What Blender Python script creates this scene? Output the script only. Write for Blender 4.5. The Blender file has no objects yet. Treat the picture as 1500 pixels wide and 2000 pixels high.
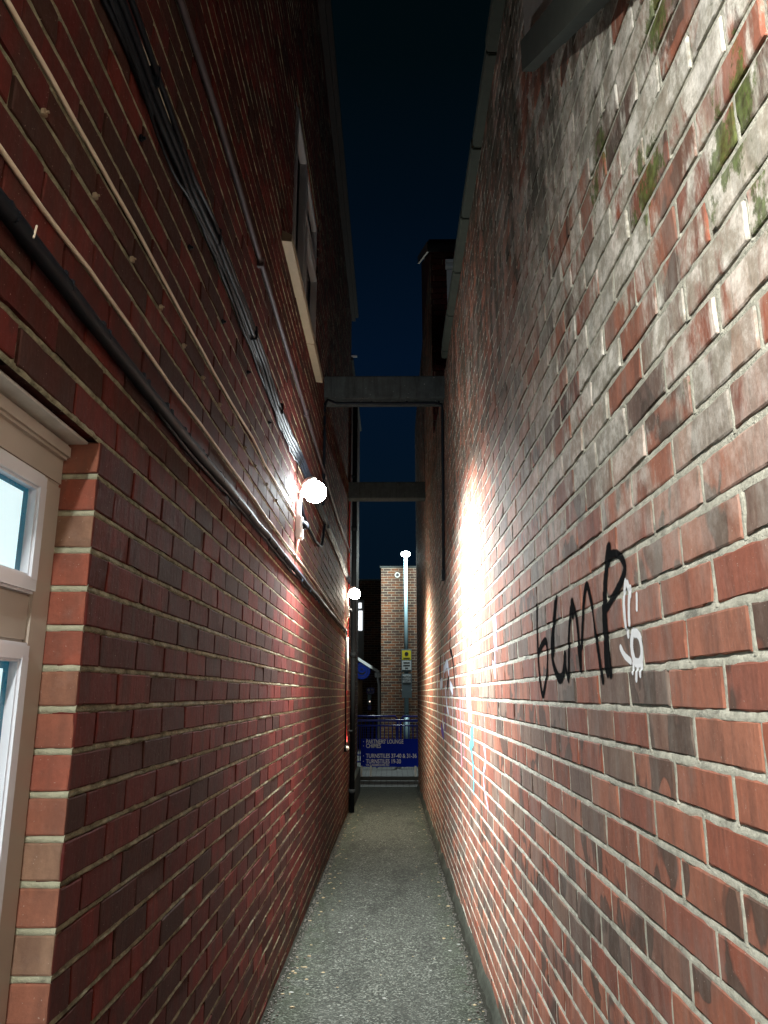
import bpy, bmesh, math, random
import numpy as np
from mathutils import Vector, Matrix

sc = bpy.context.scene
C = sc.collection
R = math.radians
random.seed(7)
rng = np.random.default_rng(11)

# ------------------------------------------------------------------ camera
PITCH = math.atan(355 / 1480.0)
cam = bpy.data.cameras.new('camera')
cam.sensor_fit = 'VERTICAL'; cam.sensor_height = 24; cam.lens = 24 * 1480 / 2000
cam.clip_start = 0.05; cam.clip_end = 400
camo = bpy.data.objects.new('camera', cam); C.objects.link(camo)
camo.location = (0, 0, 1.41)
camo.rotation_euler = (R(90) + PITCH, 0, 0.00986)
sc.camera = camo

# ------------------------------------------------------------------ night sky
w = bpy.data.worlds.new('World'); sc.world = w; w.use_nodes = True
wn = w.node_tree.nodes; wl = w.node_tree.links
bg = wn['Background']
tc = wn.new('ShaderNodeTexCoord'); sx = wn.new('ShaderNodeSeparateXYZ'); rp = wn.new('ShaderNodeValToRGB')
wl.new(tc.outputs['Generated'], sx.inputs[0]); wl.new(sx.outputs['Z'], rp.inputs[0]); wl.new(rp.outputs[0], bg.inputs['Color'])
el = rp.color_ramp.elements
el[0].position = 0.05; el[0].color = (0.0012, 0.0050, 0.0105, 1)
el[1].position = 0.80; el[1].color = (0.0004, 0.0022, 0.0028, 1)
for p_, c_ in ((0.25, (0.0012, 0.0062, 0.0145, 1)), (0.42, (0.0009, 0.0056, 0.0165, 1)), (0.58, (0.0006, 0.0035, 0.0080, 1)), (0.70, (0.0004, 0.0026, 0.0038, 1))):
    e = el.new(p_); e.color = c_
bg.inputs['Strength'].default_value = 1.0

sc.view_settings.view_transform = 'Standard'; sc.view_settings.look = 'None'
sc.view_settings.exposure = 0.0; sc.view_settings.gamma = 1.0
sc.cycles.max_bounces = 10; sc.cycles.diffuse_bounces = 6
sc.cycles.sample_clamp_indirect = 6.0

# light levels (lamps are built further down by their own builder)
P_NEAR, P_LAMP1, P_LAMP2, P_STREET = 620.0, 1150.0, 560.0, 620.0

# ------------------------------------------------------------------ node helpers
def mat(name):
    m = bpy.data.materials.new(name); m.use_nodes = True
    return m, m.node_tree.nodes, m.node_tree.links, m.node_tree.nodes['Principled BSDF']
def simple(name, col, rough=0.6, metal=0.0, var=0.25, scale=30, bump=0.15, spec=0.5, emit=None, estr=0):
    m, n, l, b = mat(name)
    b.inputs['Roughness'].default_value = rough; b.inputs['Metallic'].default_value = metal
    b.inputs['Specular IOR Level'].default_value = spec
    t = n.new('ShaderNodeTexCoord'); nz = n.new('ShaderNodeTexNoise'); nz.inputs['Scale'].default_value = scale; nz.inputs['Detail'].default_value = 6
    nz.inputs['Roughness'].default_value = 0.7
    l.new(t.outputs['Object'], nz.inputs['Vector'])
    mx = n.new('ShaderNodeMixRGB'); mx.inputs[1].default_value = tuple(c * (1 - var) for c in col) + (1,)
    mx.inputs[2].default_value = tuple(min(1, c * (1 + var)) for c in col) + (1,)
    l.new(nz.outputs['Fac'], mx.inputs[0]); l.new(mx.outputs[0], b.inputs['Base Color'])
    if bump:
        bp = n.new('ShaderNodeBump'); bp.inputs['Strength'].default_value = bump; bp.inputs['Distance'].default_value = 0.004
        l.new(nz.outputs['Fac'], bp.inputs['Height']); l.new(bp.outputs[0], b.inputs['Normal'])
    if emit:
        b.inputs['Emission Color'].default_value = (*emit, 1); b.inputs['Emission Strength'].default_value = estr
    return m

class NB:
    """tiny node-graph builder"""
    def __init__(s, m): s.n = m.node_tree.nodes; s.l = m.node_tree.links
    def noise(s, vec, scale, detail=5, rough=0.6, dist=0.0):
        x = s.n.new('ShaderNodeTexNoise'); x.inputs['Scale'].default_value = scale; x.inputs['Detail'].default_value = detail
        x.inputs['Roughness'].default_value = rough; x.inputs['Distortion'].default_value = dist
        if vec is not None: s.l.new(vec, x.inputs['Vector'])
        return x.outputs['Fac']
    def vmul(s, vec, v):
        x = s.n.new('ShaderNodeVectorMath'); x.operation = 'MULTIPLY'; s.l.new(vec, x.inputs[0]); x.inputs[1].default_value = v; return x.outputs[0]
    def vadd(s, a, b):
        x = s.n.new('ShaderNodeVectorMath'); x.operation = 'ADD'; s.l.new(a, x.inputs[0]); s.l.new(b, x.inputs[1]); return x.outputs[0]
    def step(s, v, lo, hi, a=0.0, b=1.0):
        x = s.n.new('ShaderNodeMapRange'); x.interpolation_type = 'SMOOTHSTEP'
        s.l.new(v, x.inputs[0]); x.inputs[1].default_value = lo; x.inputs[2].default_value = hi; x.inputs[3].default_value = a; x.inputs[4].default_value = b
        return x.outputs[0]
    def math(s, op, a, b=None):
        x = s.n.new('ShaderNodeMath'); x.operation = op
        for i, q in enumerate((a, b)):
            if q is None: continue
            if isinstance(q, (int, float)): x.inputs[i].default_value = q
            else: s.l.new(q, x.inputs[i])
        return x.outputs[0]
    def mix(s, f, a, b, mode='MIX'):
        x = s.n.new('ShaderNodeMixRGB'); x.blend_type = mode
        for i, q in zip((0, 1, 2), (f, a, b)):
            if isinstance(q, (int, float)): x.inputs[i].default_value = q
            elif isinstance(q, tuple): x.inputs[i].default_value = (*q, 1)
            else: s.l.new(q, x.inputs[i])
        return x.outputs[0]
    def ramp(s, f, stops, interp='LINEAR'):
        x = s.n.new('ShaderNodeValToRGB'); x.color_ramp.interpolation = interp
        el = x.color_ramp.elements
        while len(el) < len(stops): el.new(0.5)
        for e, (p, c) in zip(el, stops): e.position = p; e.color = (*c, 1)
        s.l.new(f, x.inputs[0]); return x.outputs[0]
    def bump(s, h, strength, dist, nrm=None):
        x = s.n.new('ShaderNodeBump'); x.inputs['Strength'].default_value = strength; x.inputs['Distance'].default_value = dist
        s.l.new(h, x.inputs['Height'])
        if nrm is not None: s.l.new(nrm, x.inputs['Normal'])
        return x.outputs[0]

def brick_material(name, stops, kiss=0.5, white=False, green=0.35, rough=0.62, sat=1.0, haze=1.0, spec=0.09, kisscol=(0.085, 0.062, 0.048)):
    m, n, l, b = mat(name); q = NB(m)
    t = n.new('ShaderNodeTexCoord').outputs['Object']
    at = n.new('ShaderNodeAttribute'); at.attribute_name = 'bcol'
    sep = n.new('ShaderNodeSeparateXYZ'); l.new(at.outputs['Vector'], sep.inputs[0])
    pos = n.new('ShaderNodeSeparateXYZ'); l.new(t, pos.inputs[0])
    off = q.vmul(at.outputs['Vector'], (3.1, 37.0, 11.0)); tt = q.vadd(t, off)
    base = q.ramp(sep.outputs[0], stops)
    # soft tone changes inside one brick, drawn out vertically by the extrusion of the clay
    s1 = q.noise(q.vmul(tt, (6, 6, 1.6)), 3.0, 4, 0.6)
    base = q.mix(q.step(s1, 0.36, 0.7), base, q.mix(0.55, base, tuple(c * haze for c in (0.10, 0.055, 0.042))))
    # kiss marks: a darker brown patch with a sharp rim on part of many bricks
    k1 = q.noise(q.vmul(tt, (8, 8, 5.5)), 1.0, 2.5, 0.5, 0.9)
    km = q.math('MULTIPLY', q.step(k1, 0.53, 0.565), q.step(sep.outputs[1], 0.45, 0.5))
    base = q.mix(q.math('MULTIPLY', km, kiss), base, kisscol)
    rim = q.math('MULTIPLY', q.step(k1, 0.515, 0.54), q.step(k1, 0.59, 0.55))
    base = q.mix(q.math('MULTIPLY', q.math('MULTIPLY', rim, q.step(sep.outputs[1], 0.45, 0.5)), 0.35 * kiss), base, (0.03, 0.022, 0.02))
    # fine mottling, scratches and pits
    f1 = q.noise(t, 95, 7, 0.75); base = q.mix(q.step(f1, 0.3, 0.75, 0.0, 0.42), base, q.mix(0.5, base, (0.045, 0.025, 0.022)))
    f2 = q.noise(q.vmul(t, (1, 4, 1.6)), 14, 6, 0.75); base = q.mix(q.step(f2, 0.5, 0.78, 0.0, 0.4 * haze), base, q.mix(0.5, base, (0.34, 0.25, 0.21)))
    sp = q.noise(t, 210, 2, 0.5); base = q.mix(q.step(sp, 0.72, 0.76, 0, 0.7), base, (0.42, 0.36, 0.30))
    # long run stains
    st = q.noise(q.vmul(t, (1, 7, 0.55)), 2.6, 5, 0.65); base = q.mix(q.step(st, 0.5, 0.72, 0.0, 0.55), base, q.mix(0.7, base, (0.05, 0.035, 0.03)))
    g1 = q.noise(q.vmul(t, (1, 1, 1)), 5.5, 7, 0.7)
    lowm = q.step(pos.outputs[2], 0.45, -0.15)
    base = q.mix(q.math('MULTIPLY', q.math('MULTIPLY', lowm, q.step(g1, 0.38, 0.62)), green + 0.3), base, (0.035, 0.042, 0.026))
    if white:
        # lime bloom and weathering high on the near end of the wall, with moss in it
        ym = q.step(pos.outputs[1], 3.6, 1.3); zm = q.step(pos.outputs[2], 1.45, 2.15)
        reg = q.math('MULTIPLY', ym, zm)
        w1 = q.noise(q.vmul(t, (1, 2.2, 0.9)), 4.2, 8, 0.72, 0.4)
        w1 = q.math('ADD', w1, q.math('MULTIPLY', q.math('SUBTRACT', sep.outputs[2], 0.5), 0.22))
        wm = q.math('MULTIPLY', reg, q.step(w1, 0.37, 0.54))
        wcol = q.ramp(q.noise(t, 16, 7, 0.75), [(0.28, (0.20, 0.19, 0.14)), (0.46, (0.40, 0.385, 0.32)), (0.60, (0.78, 0.76, 0.68))])
        base = q.mix(q.math('MULTIPLY', wm, 0.88), base, wcol)
        # thinner grey bloom over the rest of that wall
        w2 = q.noise(q.vmul(t, (1, 3, 1.0)), 3.1, 7, 0.7)
        b2 = q.math('MULTIPLY', q.step(w2, 0.46, 0.66, 0, 0.55), q.step(pos.outputs[2], 1.0, 2.3, 0.6, 1.0))
        base = q.mix(b2, base, q.mix(0.72, base, (0.27, 0.26, 0.23)))
        ms = q.noise(q.vmul(t, (1, 1.6, 1)), 7.5, 7, 0.72)
        lob = None
        for cy, cz, rr_ in ((0.90, 2.17, 0.15), (1.22, 2.33, 0.13), (0.84, 2.02, 0.12), (1.5, 2.55, 0.15), (1.1, 2.6, 0.16)):
            dd = n.new('ShaderNodeVectorMath'); dd.operation = 'DISTANCE'; l.new(q.vmul(t, (0, 1, 1)), dd.inputs[0]); dd.inputs[1].default_value = (0, cy, cz)
            li = q.step(dd.outputs['Value'], rr_, rr_ * 0.2); lob = li if lob is None else q.math('MAXIMUM', lob, li)
        mm = q.math('MULTIPLY', q.step(q.math('ADD', ms, q.math('MULTIPLY', lob, 0.2)), 0.645, 0.72), q.step(pos.outputs[2], 1.7, 1.9))
        mm = q.math('MULTIPLY', mm, 0.85)
        base = q.mix(mm, base, q.ramp(q.noise(t, 60, 5), [(0.35, (0.035, 0.042, 0.012)), (0.65, (0.10, 0.145, 0.035))]))
        dk = q.noise(q.vmul(t, (1, 2.5, 0.6)), 3.3, 6, 0.7)
        dm = q.math('MULTIPLY', q.step(pos.outputs[2], 2.4, 3.1), q.step(dk, 0.42, 0.6, 0, 0.8))
        base = q.mix(dm, base, (0.05, 0.05, 0.035))
    hsv = n.new('ShaderNodeHueSaturation'); hsv.inputs['Saturation'].default_value = sat
    hsv.inputs['Value'].default_value = 1.0; l.new(base, hsv.inputs['Color'])
    l.new(hsv.outputs[0], b.inputs['Base Color'])
    rr = q.step(f1, 0.3, 0.7, rough + 0.08, rough + 0.3); l.new(rr, b.inputs['Roughness'])
    b.inputs['Specular IOR Level'].default_value = spec
    h = q.math('ADD', q.math('MULTIPLY', f1, 0.6), q.math('MULTIPLY', q.noise(q.vmul(tt, (1, 5, 1)), 14, 4, 0.6), 1.0))
    l.new(q.bump(h, 0.55, 0.003), b.inputs['Normal'])
    return m

def mortar_material(name, c1, c2, green=0.3, rough=0.85):
    m, n, l, b = mat(name); q = NB(m)
    t = n.new('ShaderNodeTexCoord').outputs['Object']
    pos = n.new('ShaderNodeSeparateXYZ'); l.new(t, pos.inputs[0])
    a = q.noise(q.vmul(t, (1, 1, 1)), 22, 8, 0.75); base = q.mix(q.step(a, 0.3, 0.7), c1, c2)
    g = q.noise(t, 3.7, 7, 0.7)
    base = q.mix(q.step(g, 0.52, 0.68, 0.0, green), base, (0.075, 0.085, 0.035))
    d = q.noise(q.vmul(t, (1, 1, 2)), 9, 6, 0.7); base = q.mix(q.step(d, 0.55, 0.7, 0, 0.6), base, (0.045, 0.045, 0.04))
    l.new(base, b.inputs['Base Color']); b.inputs['Roughness'].default_value = rough; b.inputs['Specular IOR Level'].default_value = 0.15
    h = q.math('ADD', q.noise(t, 130, 6, 0.75), q.math('MULTIPLY', a, 1.6))
    l.new(q.bump(h, 0.9, 0.005), b.inputs['Normal'])
    return m

M = {}
M['brick_r'] = brick_material('weathered_orange_brick', [(0.0, (0.32, 0.12, 0.075)), (0.3, (0.37, 0.152, 0.095)), (0.52, (0.30, 0.098, 0.058)), (0.70, (0.24, 0.092, 0.066)), (0.84, (0.24, 0.16, 0.115)), (1.0, (0.15, 0.105, 0.085))], kiss=0.85, white=True, sat=1.0)
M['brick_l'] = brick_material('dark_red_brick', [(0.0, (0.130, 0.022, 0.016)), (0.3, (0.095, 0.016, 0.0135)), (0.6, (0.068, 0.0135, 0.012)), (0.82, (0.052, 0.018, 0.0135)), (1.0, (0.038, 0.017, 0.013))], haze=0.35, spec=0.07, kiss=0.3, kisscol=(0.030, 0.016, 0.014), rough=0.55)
M['brick_jamb'] = brick_material('smooth_jamb_brick', [(0.0, (0.34, 0.11, 0.07)), (0.5, (0.28, 0.085, 0.055)), (0.75, (0.27, 0.125, 0.08)), (1.0, (0.28, 0.18, 0.12))], kiss=0.2, rough=0.7)
M['brick_far'] = brick_material('brown_house_brick', [(0.0, (0.20, 0.075, 0.035)), (0.4, (0.13, 0.055, 0.03)), (0.7, (0.075, 0.042, 0.034)), (1.0, (0.05, 0.035, 0.03))], kiss=0.2)
M['mortar_r'] = mortar_material('pale_lime_mortar', (0.32, 0.315, 0.255), (0.60, 0.59, 0.49), 0.3)
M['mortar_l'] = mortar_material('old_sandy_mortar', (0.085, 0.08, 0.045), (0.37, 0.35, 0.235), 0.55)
M['mortar_jamb'] = mortar_material('jamb_mortar', (0.32, 0.33, 0.23), (0.48, 0.48, 0.35), 0.25)
M['mortar_far'] = mortar_material('far_mortar', (0.25, 0.21, 0.16), (0.38, 0.33, 0.26), 0.1)
M['concrete'] = simple('weathered_concrete', (0.050, 0.056, 0.055), 0.85, var=0.7, scale=11, bump=1.0, spec=0.1)
def streak(m):
    n, l = m.node_tree.nodes, m.node_tree.links; b = n['Principled BSDF']; q = NB(m); t = n.new('ShaderNodeTexCoord').outputs['Object']
    src = b.inputs['Base Color'].links[0].from_socket
    c = q.mix(q.step(q.noise(q.vmul(t, (9, 9, 0.9)), 2.2, 6, 0.7), 0.45, 0.68, 0, 0.7), src, (0.022, 0.024, 0.02))
    c = q.mix(q.step(q.noise(t, 70, 2, 0.5), 0.70, 0.735, 0, 0.8), c, (0.34, 0.34, 0.31))
    l.new(c, b.inputs['Base Color'])
streak(M['concrete'])
M['concrete_mossy'] = simple('mossy_concrete', (0.045, 0.052, 0.038), 0.9, var=0.5, scale=9, bump=0.9)
M['render'] = simple('grey_render', (0.30, 0.28, 0.25), 0.9, var=0.3, scale=25, bump=0.9)
M['fillet'] = simple('cement_fillet', (0.032, 0.034, 0.026), 0.9, var=0.9, scale=23, bump=1.0, spec=0.1)
M['white_paint'] = simple('white_paint', (0.72, 0.74, 0.74), 0.4, var=0.06, scale=8)
M['cream_paint'] = simple('cream_sill_paint', (0.27, 0.21, 0.135), 0.55, var=0.2, scale=18, bump=0.4)
M['upvc_tan'] = simple('tan_window_frame', (0.42, 0.375, 0.32), 0.42, var=0.07, scale=6, bump=0.05)
M['upvc_white'] = simple('white_window_sash', (0.66, 0.70, 0.76), 0.3, var=0.04, scale=6, bump=0.03)
M['upvc_grey'] = simple('grey_white_sash', (0.33, 0.34, 0.34), 0.4, var=0.1, scale=6, bump=0.05)
M['lintel'] = simple('white_steel_lintel', (0.60, 0.61, 0.56), 0.5, var=0.3, scale=22, bump=0.4)
M['glass_dark'] = simple('dark_glass', (0.010, 0.012, 0.016), 0.08, var=0.1, bump=0)
M['spacer'] = simple('dark_teal_glazing_edge', (0.006, 0.05, 0.065), 0.15, var=0.2, bump=0, emit=(0.01, 0.16, 0.26), estr=0.35)  # faint teal glow put into the edge strip on top of its colour
M['cable_black'] = simple('black_cable', (0.006, 0.008, 0.012), 0.55, var=0.3, scale=60, bump=0.1, spec=0.14)
M['cable_white'] = simple('aged_white_cable', (0.60, 0.52, 0.40), 0.5, var=0.15, scale=40, bump=0.1)
M['clip'] = simple('cream_cable_clip', (0.22, 0.165, 0.10), 0.5, var=0.2)
M['conduit'] = simple('brown_grey_conduit', (0.055, 0.04, 0.042), 0.6, var=0.3, scale=20, bump=0.2, spec=0.2)
M['black_paint'] = simple('black_drainpipe', (0.010, 0.013, 0.016), 0.7, var=0.2, scale=20, spec=0.1)
M['eaves_brown'] = simple('dark_brown_eaves', (0.03, 0.026, 0.026), 0.8, var=0.3, spec=0.15)
M['red_cable'] = simple('red_cable', (0.55, 0.02, 0.02), 0.4, var=0.1)
M['metal_white'] = simple('white_lamp_metal', (0.70, 0.70, 0.66), 0.4, var=0.1)
M['galv'] = simple('galvanised_pole', (0.22, 0.33, 0.38), 0.45, metal=0.3, var=0.12, scale=12)
M['blue'] = simple('royal_blue_paint', (0.014, 0.03, 0.36), 0.32, var=0.15, scale=20)
M['crest_blue'] = simple('glowing_crest_blue', (0.012, 0.03, 0.40), 0.4, var=0.05, bump=0, emit=(0.02, 0.07, 0.5), estr=0.16)  # crest disc given a faint blue glow of its own
M['blue_sign'] = simple('dark_blue_sign_face', (0.003, 0.022, 0.42), 0.6, var=0.1, scale=4, bump=0, spec=0.08)
M['letters'] = simple('pale_lettering', (0.88, 0.88, 0.92), 0.6, var=0.02, bump=0)
M['sign_white'] = simple('white_sign_face', (0.62, 0.66, 0.68), 0.5, var=0.05, bump=0)
M['sign_yellow'] = simple('yellow_sign_face', (0.75, 0.62, 0.03), 0.5, var=0.05, bump=0)
M['sign_black'] = simple('black_print', (0.02, 0.02, 0.025), 0.6, var=0.05, bump=0)
M['grey_board'] = simple('grey_back_board', (0.12, 0.16, 0.185), 0.5, var=0.1)
M['brown_wood'] = simple('brown_door_post', (0.20, 0.12, 0.06), 0.6, var=0.25, scale=20)
M['slate'] = simple('dark_roof_slate', (0.028, 0.030, 0.035), 0.7, var=0.3, scale=30)
M['earth'] = simple('dark_earth', (0.035, 0.032, 0.025), 0.95, var=0.4, scale=8, bump=0.8)
M['kerb'] = simple('kerb_stone', (0.05, 0.053, 0.053), 0.85, var=0.3, scale=20, bump=0.5)
M['gravel'] = simple('loose_gravel', (0.075, 0.07, 0.058), 0.9, var=0.5, scale=40)
M['leaf'] = simple('dead_leaf', (0.20, 0.155, 0.085), 0.8, var=0.5, scale=6)
M['gum'] = simple('flattened_gum', (0.17, 0.175, 0.155), 0.7, var=0.2)

def emission(name, col, s):
    m = bpy.data.materials.new(name); m.use_nodes = True; n = m.node_tree.nodes; n.clear()
    o = n.new('ShaderNodeOutputMaterial'); e = n.new('ShaderNodeEmission'); e.inputs[0].default_value = (*col, 1); e.inputs[1].default_value = s
    m.node_tree.links.new(e.outputs[0], o.inputs[0]); return m
M['lens_cool'] = emission('lit_cool_lens', (0.88, 0.97, 1.0), 260)
M['lens_near'] = emission('lit_dim_lens', (1.0, 0.98, 0.93), 12)
M['lens_warm'] = emission('lit_neutral_lens', (1.0, 0.92, 0.76), 200)
M['lens_street'] = emission('lit_street_lens', (0.9, 1.0, 0.96), 40)
M['lit_pane_far'] = emission('lit_window_glow', (0.92, 0.96, 1.0), 1.6)
M['led'] = emission('small_led', (1.0, 0.75, 0.6), 2.0)
def lit_pane():
    m, n, l, b = mat('frosted_lit_pane'); q = NB(m)
    t = n.new('ShaderNodeTexCoord').outputs['Object']
    b.inputs['Base Color'].default_value = (0.45, 0.6, 0.65, 1); b.inputs['Roughness'].default_value = 0.15
    c = q.mix(q.noise(q.vmul(t, (1, 1, 1)), 3.0, 2, 0.4), (0.50, 0.85, 0.92), (0.86, 0.97, 1.0))
    l.new(c, b.inputs['Emission Color']); b.inputs['Emission Strength'].default_value = 0.85
    return m
M['lit_pane'] = lit_pane()
def asphalt():
    m, n, l, b = mat('gritty_asphalt'); q = NB(m)
    t = n.new('ShaderNodeTexCoord').outputs['Object']
    pos = n.new('ShaderNodeSeparateXYZ'); l.new(t, pos.inputs[0])
    g = q.noise(t, 85, 6, 0.85); g2 = q.noise(t, 38, 5, 0.8)
    v = n.new('ShaderNodeTexVoronoi'); v.inputs['Scale'].default_value = 110; l.new(t, v.inputs['Vector'])
    vs = n.new('ShaderNodeSeparateXYZ'); l.new(v.outputs['Color'], vs.inputs[0])
    base = q.ramp(vs.outputs[0], [(0.0, (0.012, 0.013, 0.011)), (0.45, (0.05, 0.053, 0.046)), (0.75, (0.11, 0.115, 0.10)), (1.0, (0.42, 0.43, 0.39))])
    base = q.mix(0.45, base, q.ramp(g, [(0.38, (0.015, 0.016, 0.014)), (0.5, (0.06, 0.063, 0.057)), (0.62, (0.32, 0.33, 0.30))]))
    base = q.mix(q.step(g2, 0.46, 0.66, 0.0, 0.7), base, (0.03, 0.032, 0.027))
    big = q.noise(t, 2.4, 6, 0.65); base = q.mix(q.step(big, 0.42, 0.68, 0.0, 0.35), base, (0.12, 0.123, 0.112))
    wet = q.noise(q.vmul(t, (2.2, 0.7, 1)), 1.7, 6, 0.6, 0.8); base = q.mix(q.step(wet, 0.5, 0.66, 0.0, 0.45), base, (0.028, 0.029, 0.026))
    edge = q.math('MAXIMUM', q.step(pos.outputs[0], -0.28, -0.54), q.step(pos.outputs[0], 0.20, 0.42))
    mo = q.noise(q.vmul(t, (1, 1, 1)), 6, 8, 0.7)
    mm = q.math('MULTIPLY', edge, q.step(mo, 0.34, 0.56))
    base = q.mix(q.math('MULTIPLY', mm, 0.5), base, q.mix(g, (0.014, 0.02, 0.010), (0.055, 0.075, 0.035)))
    dirt = q.math('MAXIMUM', q.step(pos.outputs[0], -0.52, -0.565), q.step(pos.outputs[0], 0.385, 0.43))
    base = q.mix(q.math('MULTIPLY', dirt, q.step(q.noise(t, 9, 6, 0.7), 0.3, 0.45, 0.5, 0.96)), base, (0.022, 0.021, 0.015))
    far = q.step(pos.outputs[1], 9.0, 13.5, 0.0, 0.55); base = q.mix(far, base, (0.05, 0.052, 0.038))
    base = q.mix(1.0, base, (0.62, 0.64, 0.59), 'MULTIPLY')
    l.new(base, b.inputs['Base Color']); b.inputs['Roughness'].default_value = 0.9; b.inputs['Specular IOR Level'].default_value = 0.15
    h = q.math('ADD', g, q.math('MULTIPLY', v.outputs['Distance'], -0.9)); l.new(q.bump(h, 1.0, 0.010), b.inputs['Normal'])
    return m
M['asphalt'] = asphalt()
def paving():
    m, n, l, b = mat('block_paving'); q = NB(m)
    t = n.new('ShaderNodeTexCoord').outputs['Object']
    br = n.new('ShaderNodeTexBrick'); l.new(q.vmul(t, (1, 1, 1)), br.inputs['Vector']); br.inputs['Scale'].default_value = 1.0
    br.inputs['Brick Width'].default_value = 0.21; br.inputs['Row Height'].default_value = 0.13; br.inputs['Mortar Size'].default_value = 0.009
    br.inputs['Color1'].default_value = (0.15, 0.16, 0.16, 1); br.inputs['Color2'].default_value = (0.20, 0.205, 0.20, 1); br.inputs['Mortar'].default_value = (0.02, 0.022, 0.022, 1)
    c = q.mix(q.step(q.noise(t, 50, 6, 0.8), 0.35, 0.7, 0, 0.5), br.outputs['Color'], (0.07, 0.075, 0.07))
    l.new(c, b.inputs['Base Color']); b.inputs['Roughness'].default_value = 0.75
    l.new(q.bump(q.math('SUBTRACT', 1.0, br.outputs['Fac']), 0.6, 0.006), b.inputs['Normal'])
    return m
M['paving'] = paving()
def paint_mat(name, col):
    m, n, l, b = mat(name); q = NB(m)
    t = n.new('ShaderNodeTexCoord').outputs['Object']
    at = n.new('ShaderNodeAttribute'); at.attribute_name = 'cover'
    nz = q.noise(t, 70, 6, 0.75)
    a = q.math('ADD', at.outputs['Fac'], q.math('MULTIPLY', q.math('SUBTRACT', nz, 0.5), 0.75))
    l.new(q.step(a, 0.28, 0.66, 0, 0.95), b.inputs['Alpha'])
    b.inputs['Base Color'].default_value = (*col, 1); b.inputs['Roughness'].default_value = 1.0; b.inputs['Specular IOR Level'].default_value = 0.0
    return m

# ------------------------------------------------------------------ object helpers
def props(o, label=None, cat=None, group=None, kind=None):
    if label: o['label'] = label
    if cat: o['category'] = cat
    if group: o['group'] = group
    if kind: o['kind'] = kind
    return o
def thing(name, label, cat, loc=(0, 0, 0), group=None, kind=None):
    o = bpy.data.objects.new(name, None); C.objects.link(o); o.location = loc; o.empty_display_size = 0.1
    return props(o, label, cat, group, kind)
def link(name, me, mats, parent=None, smooth=False):
    o = bpy.data.objects.new(name, me); C.objects.link(o)
    for m in (mats if isinstance(mats, (list, tuple)) else [mats]): me.materials.append(M[m] if isinstance(m, str) else m)
    if smooth:
        me.polygons.foreach_set('use_smooth', [True] * len(me.polygons))
    if parent:
        o.parent = parent
        o.matrix_parent_inverse = Matrix.Translation(-Vector(parent.location))
    return o
def mesh_np(name, V, F):
    """fast mesh from vertex array and quad array"""
    me = bpy.data.meshes.new(name)
    V = np.asarray(V, np.float32); F = np.asarray(F, np.int32)
    me.vertices.add(len(V)); me.vertices.foreach_set('co', V.ravel())
    k = F.shape[1]
    me.loops.add(F.size); me.loops.foreach_set('vertex_index', F.ravel())
    me.polygons.add(len(F)); me.polygons.foreach_set('loop_start', np.arange(0, F.size, k, dtype=np.int32))
    me.update(calc_edges=True)
    return me
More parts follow.
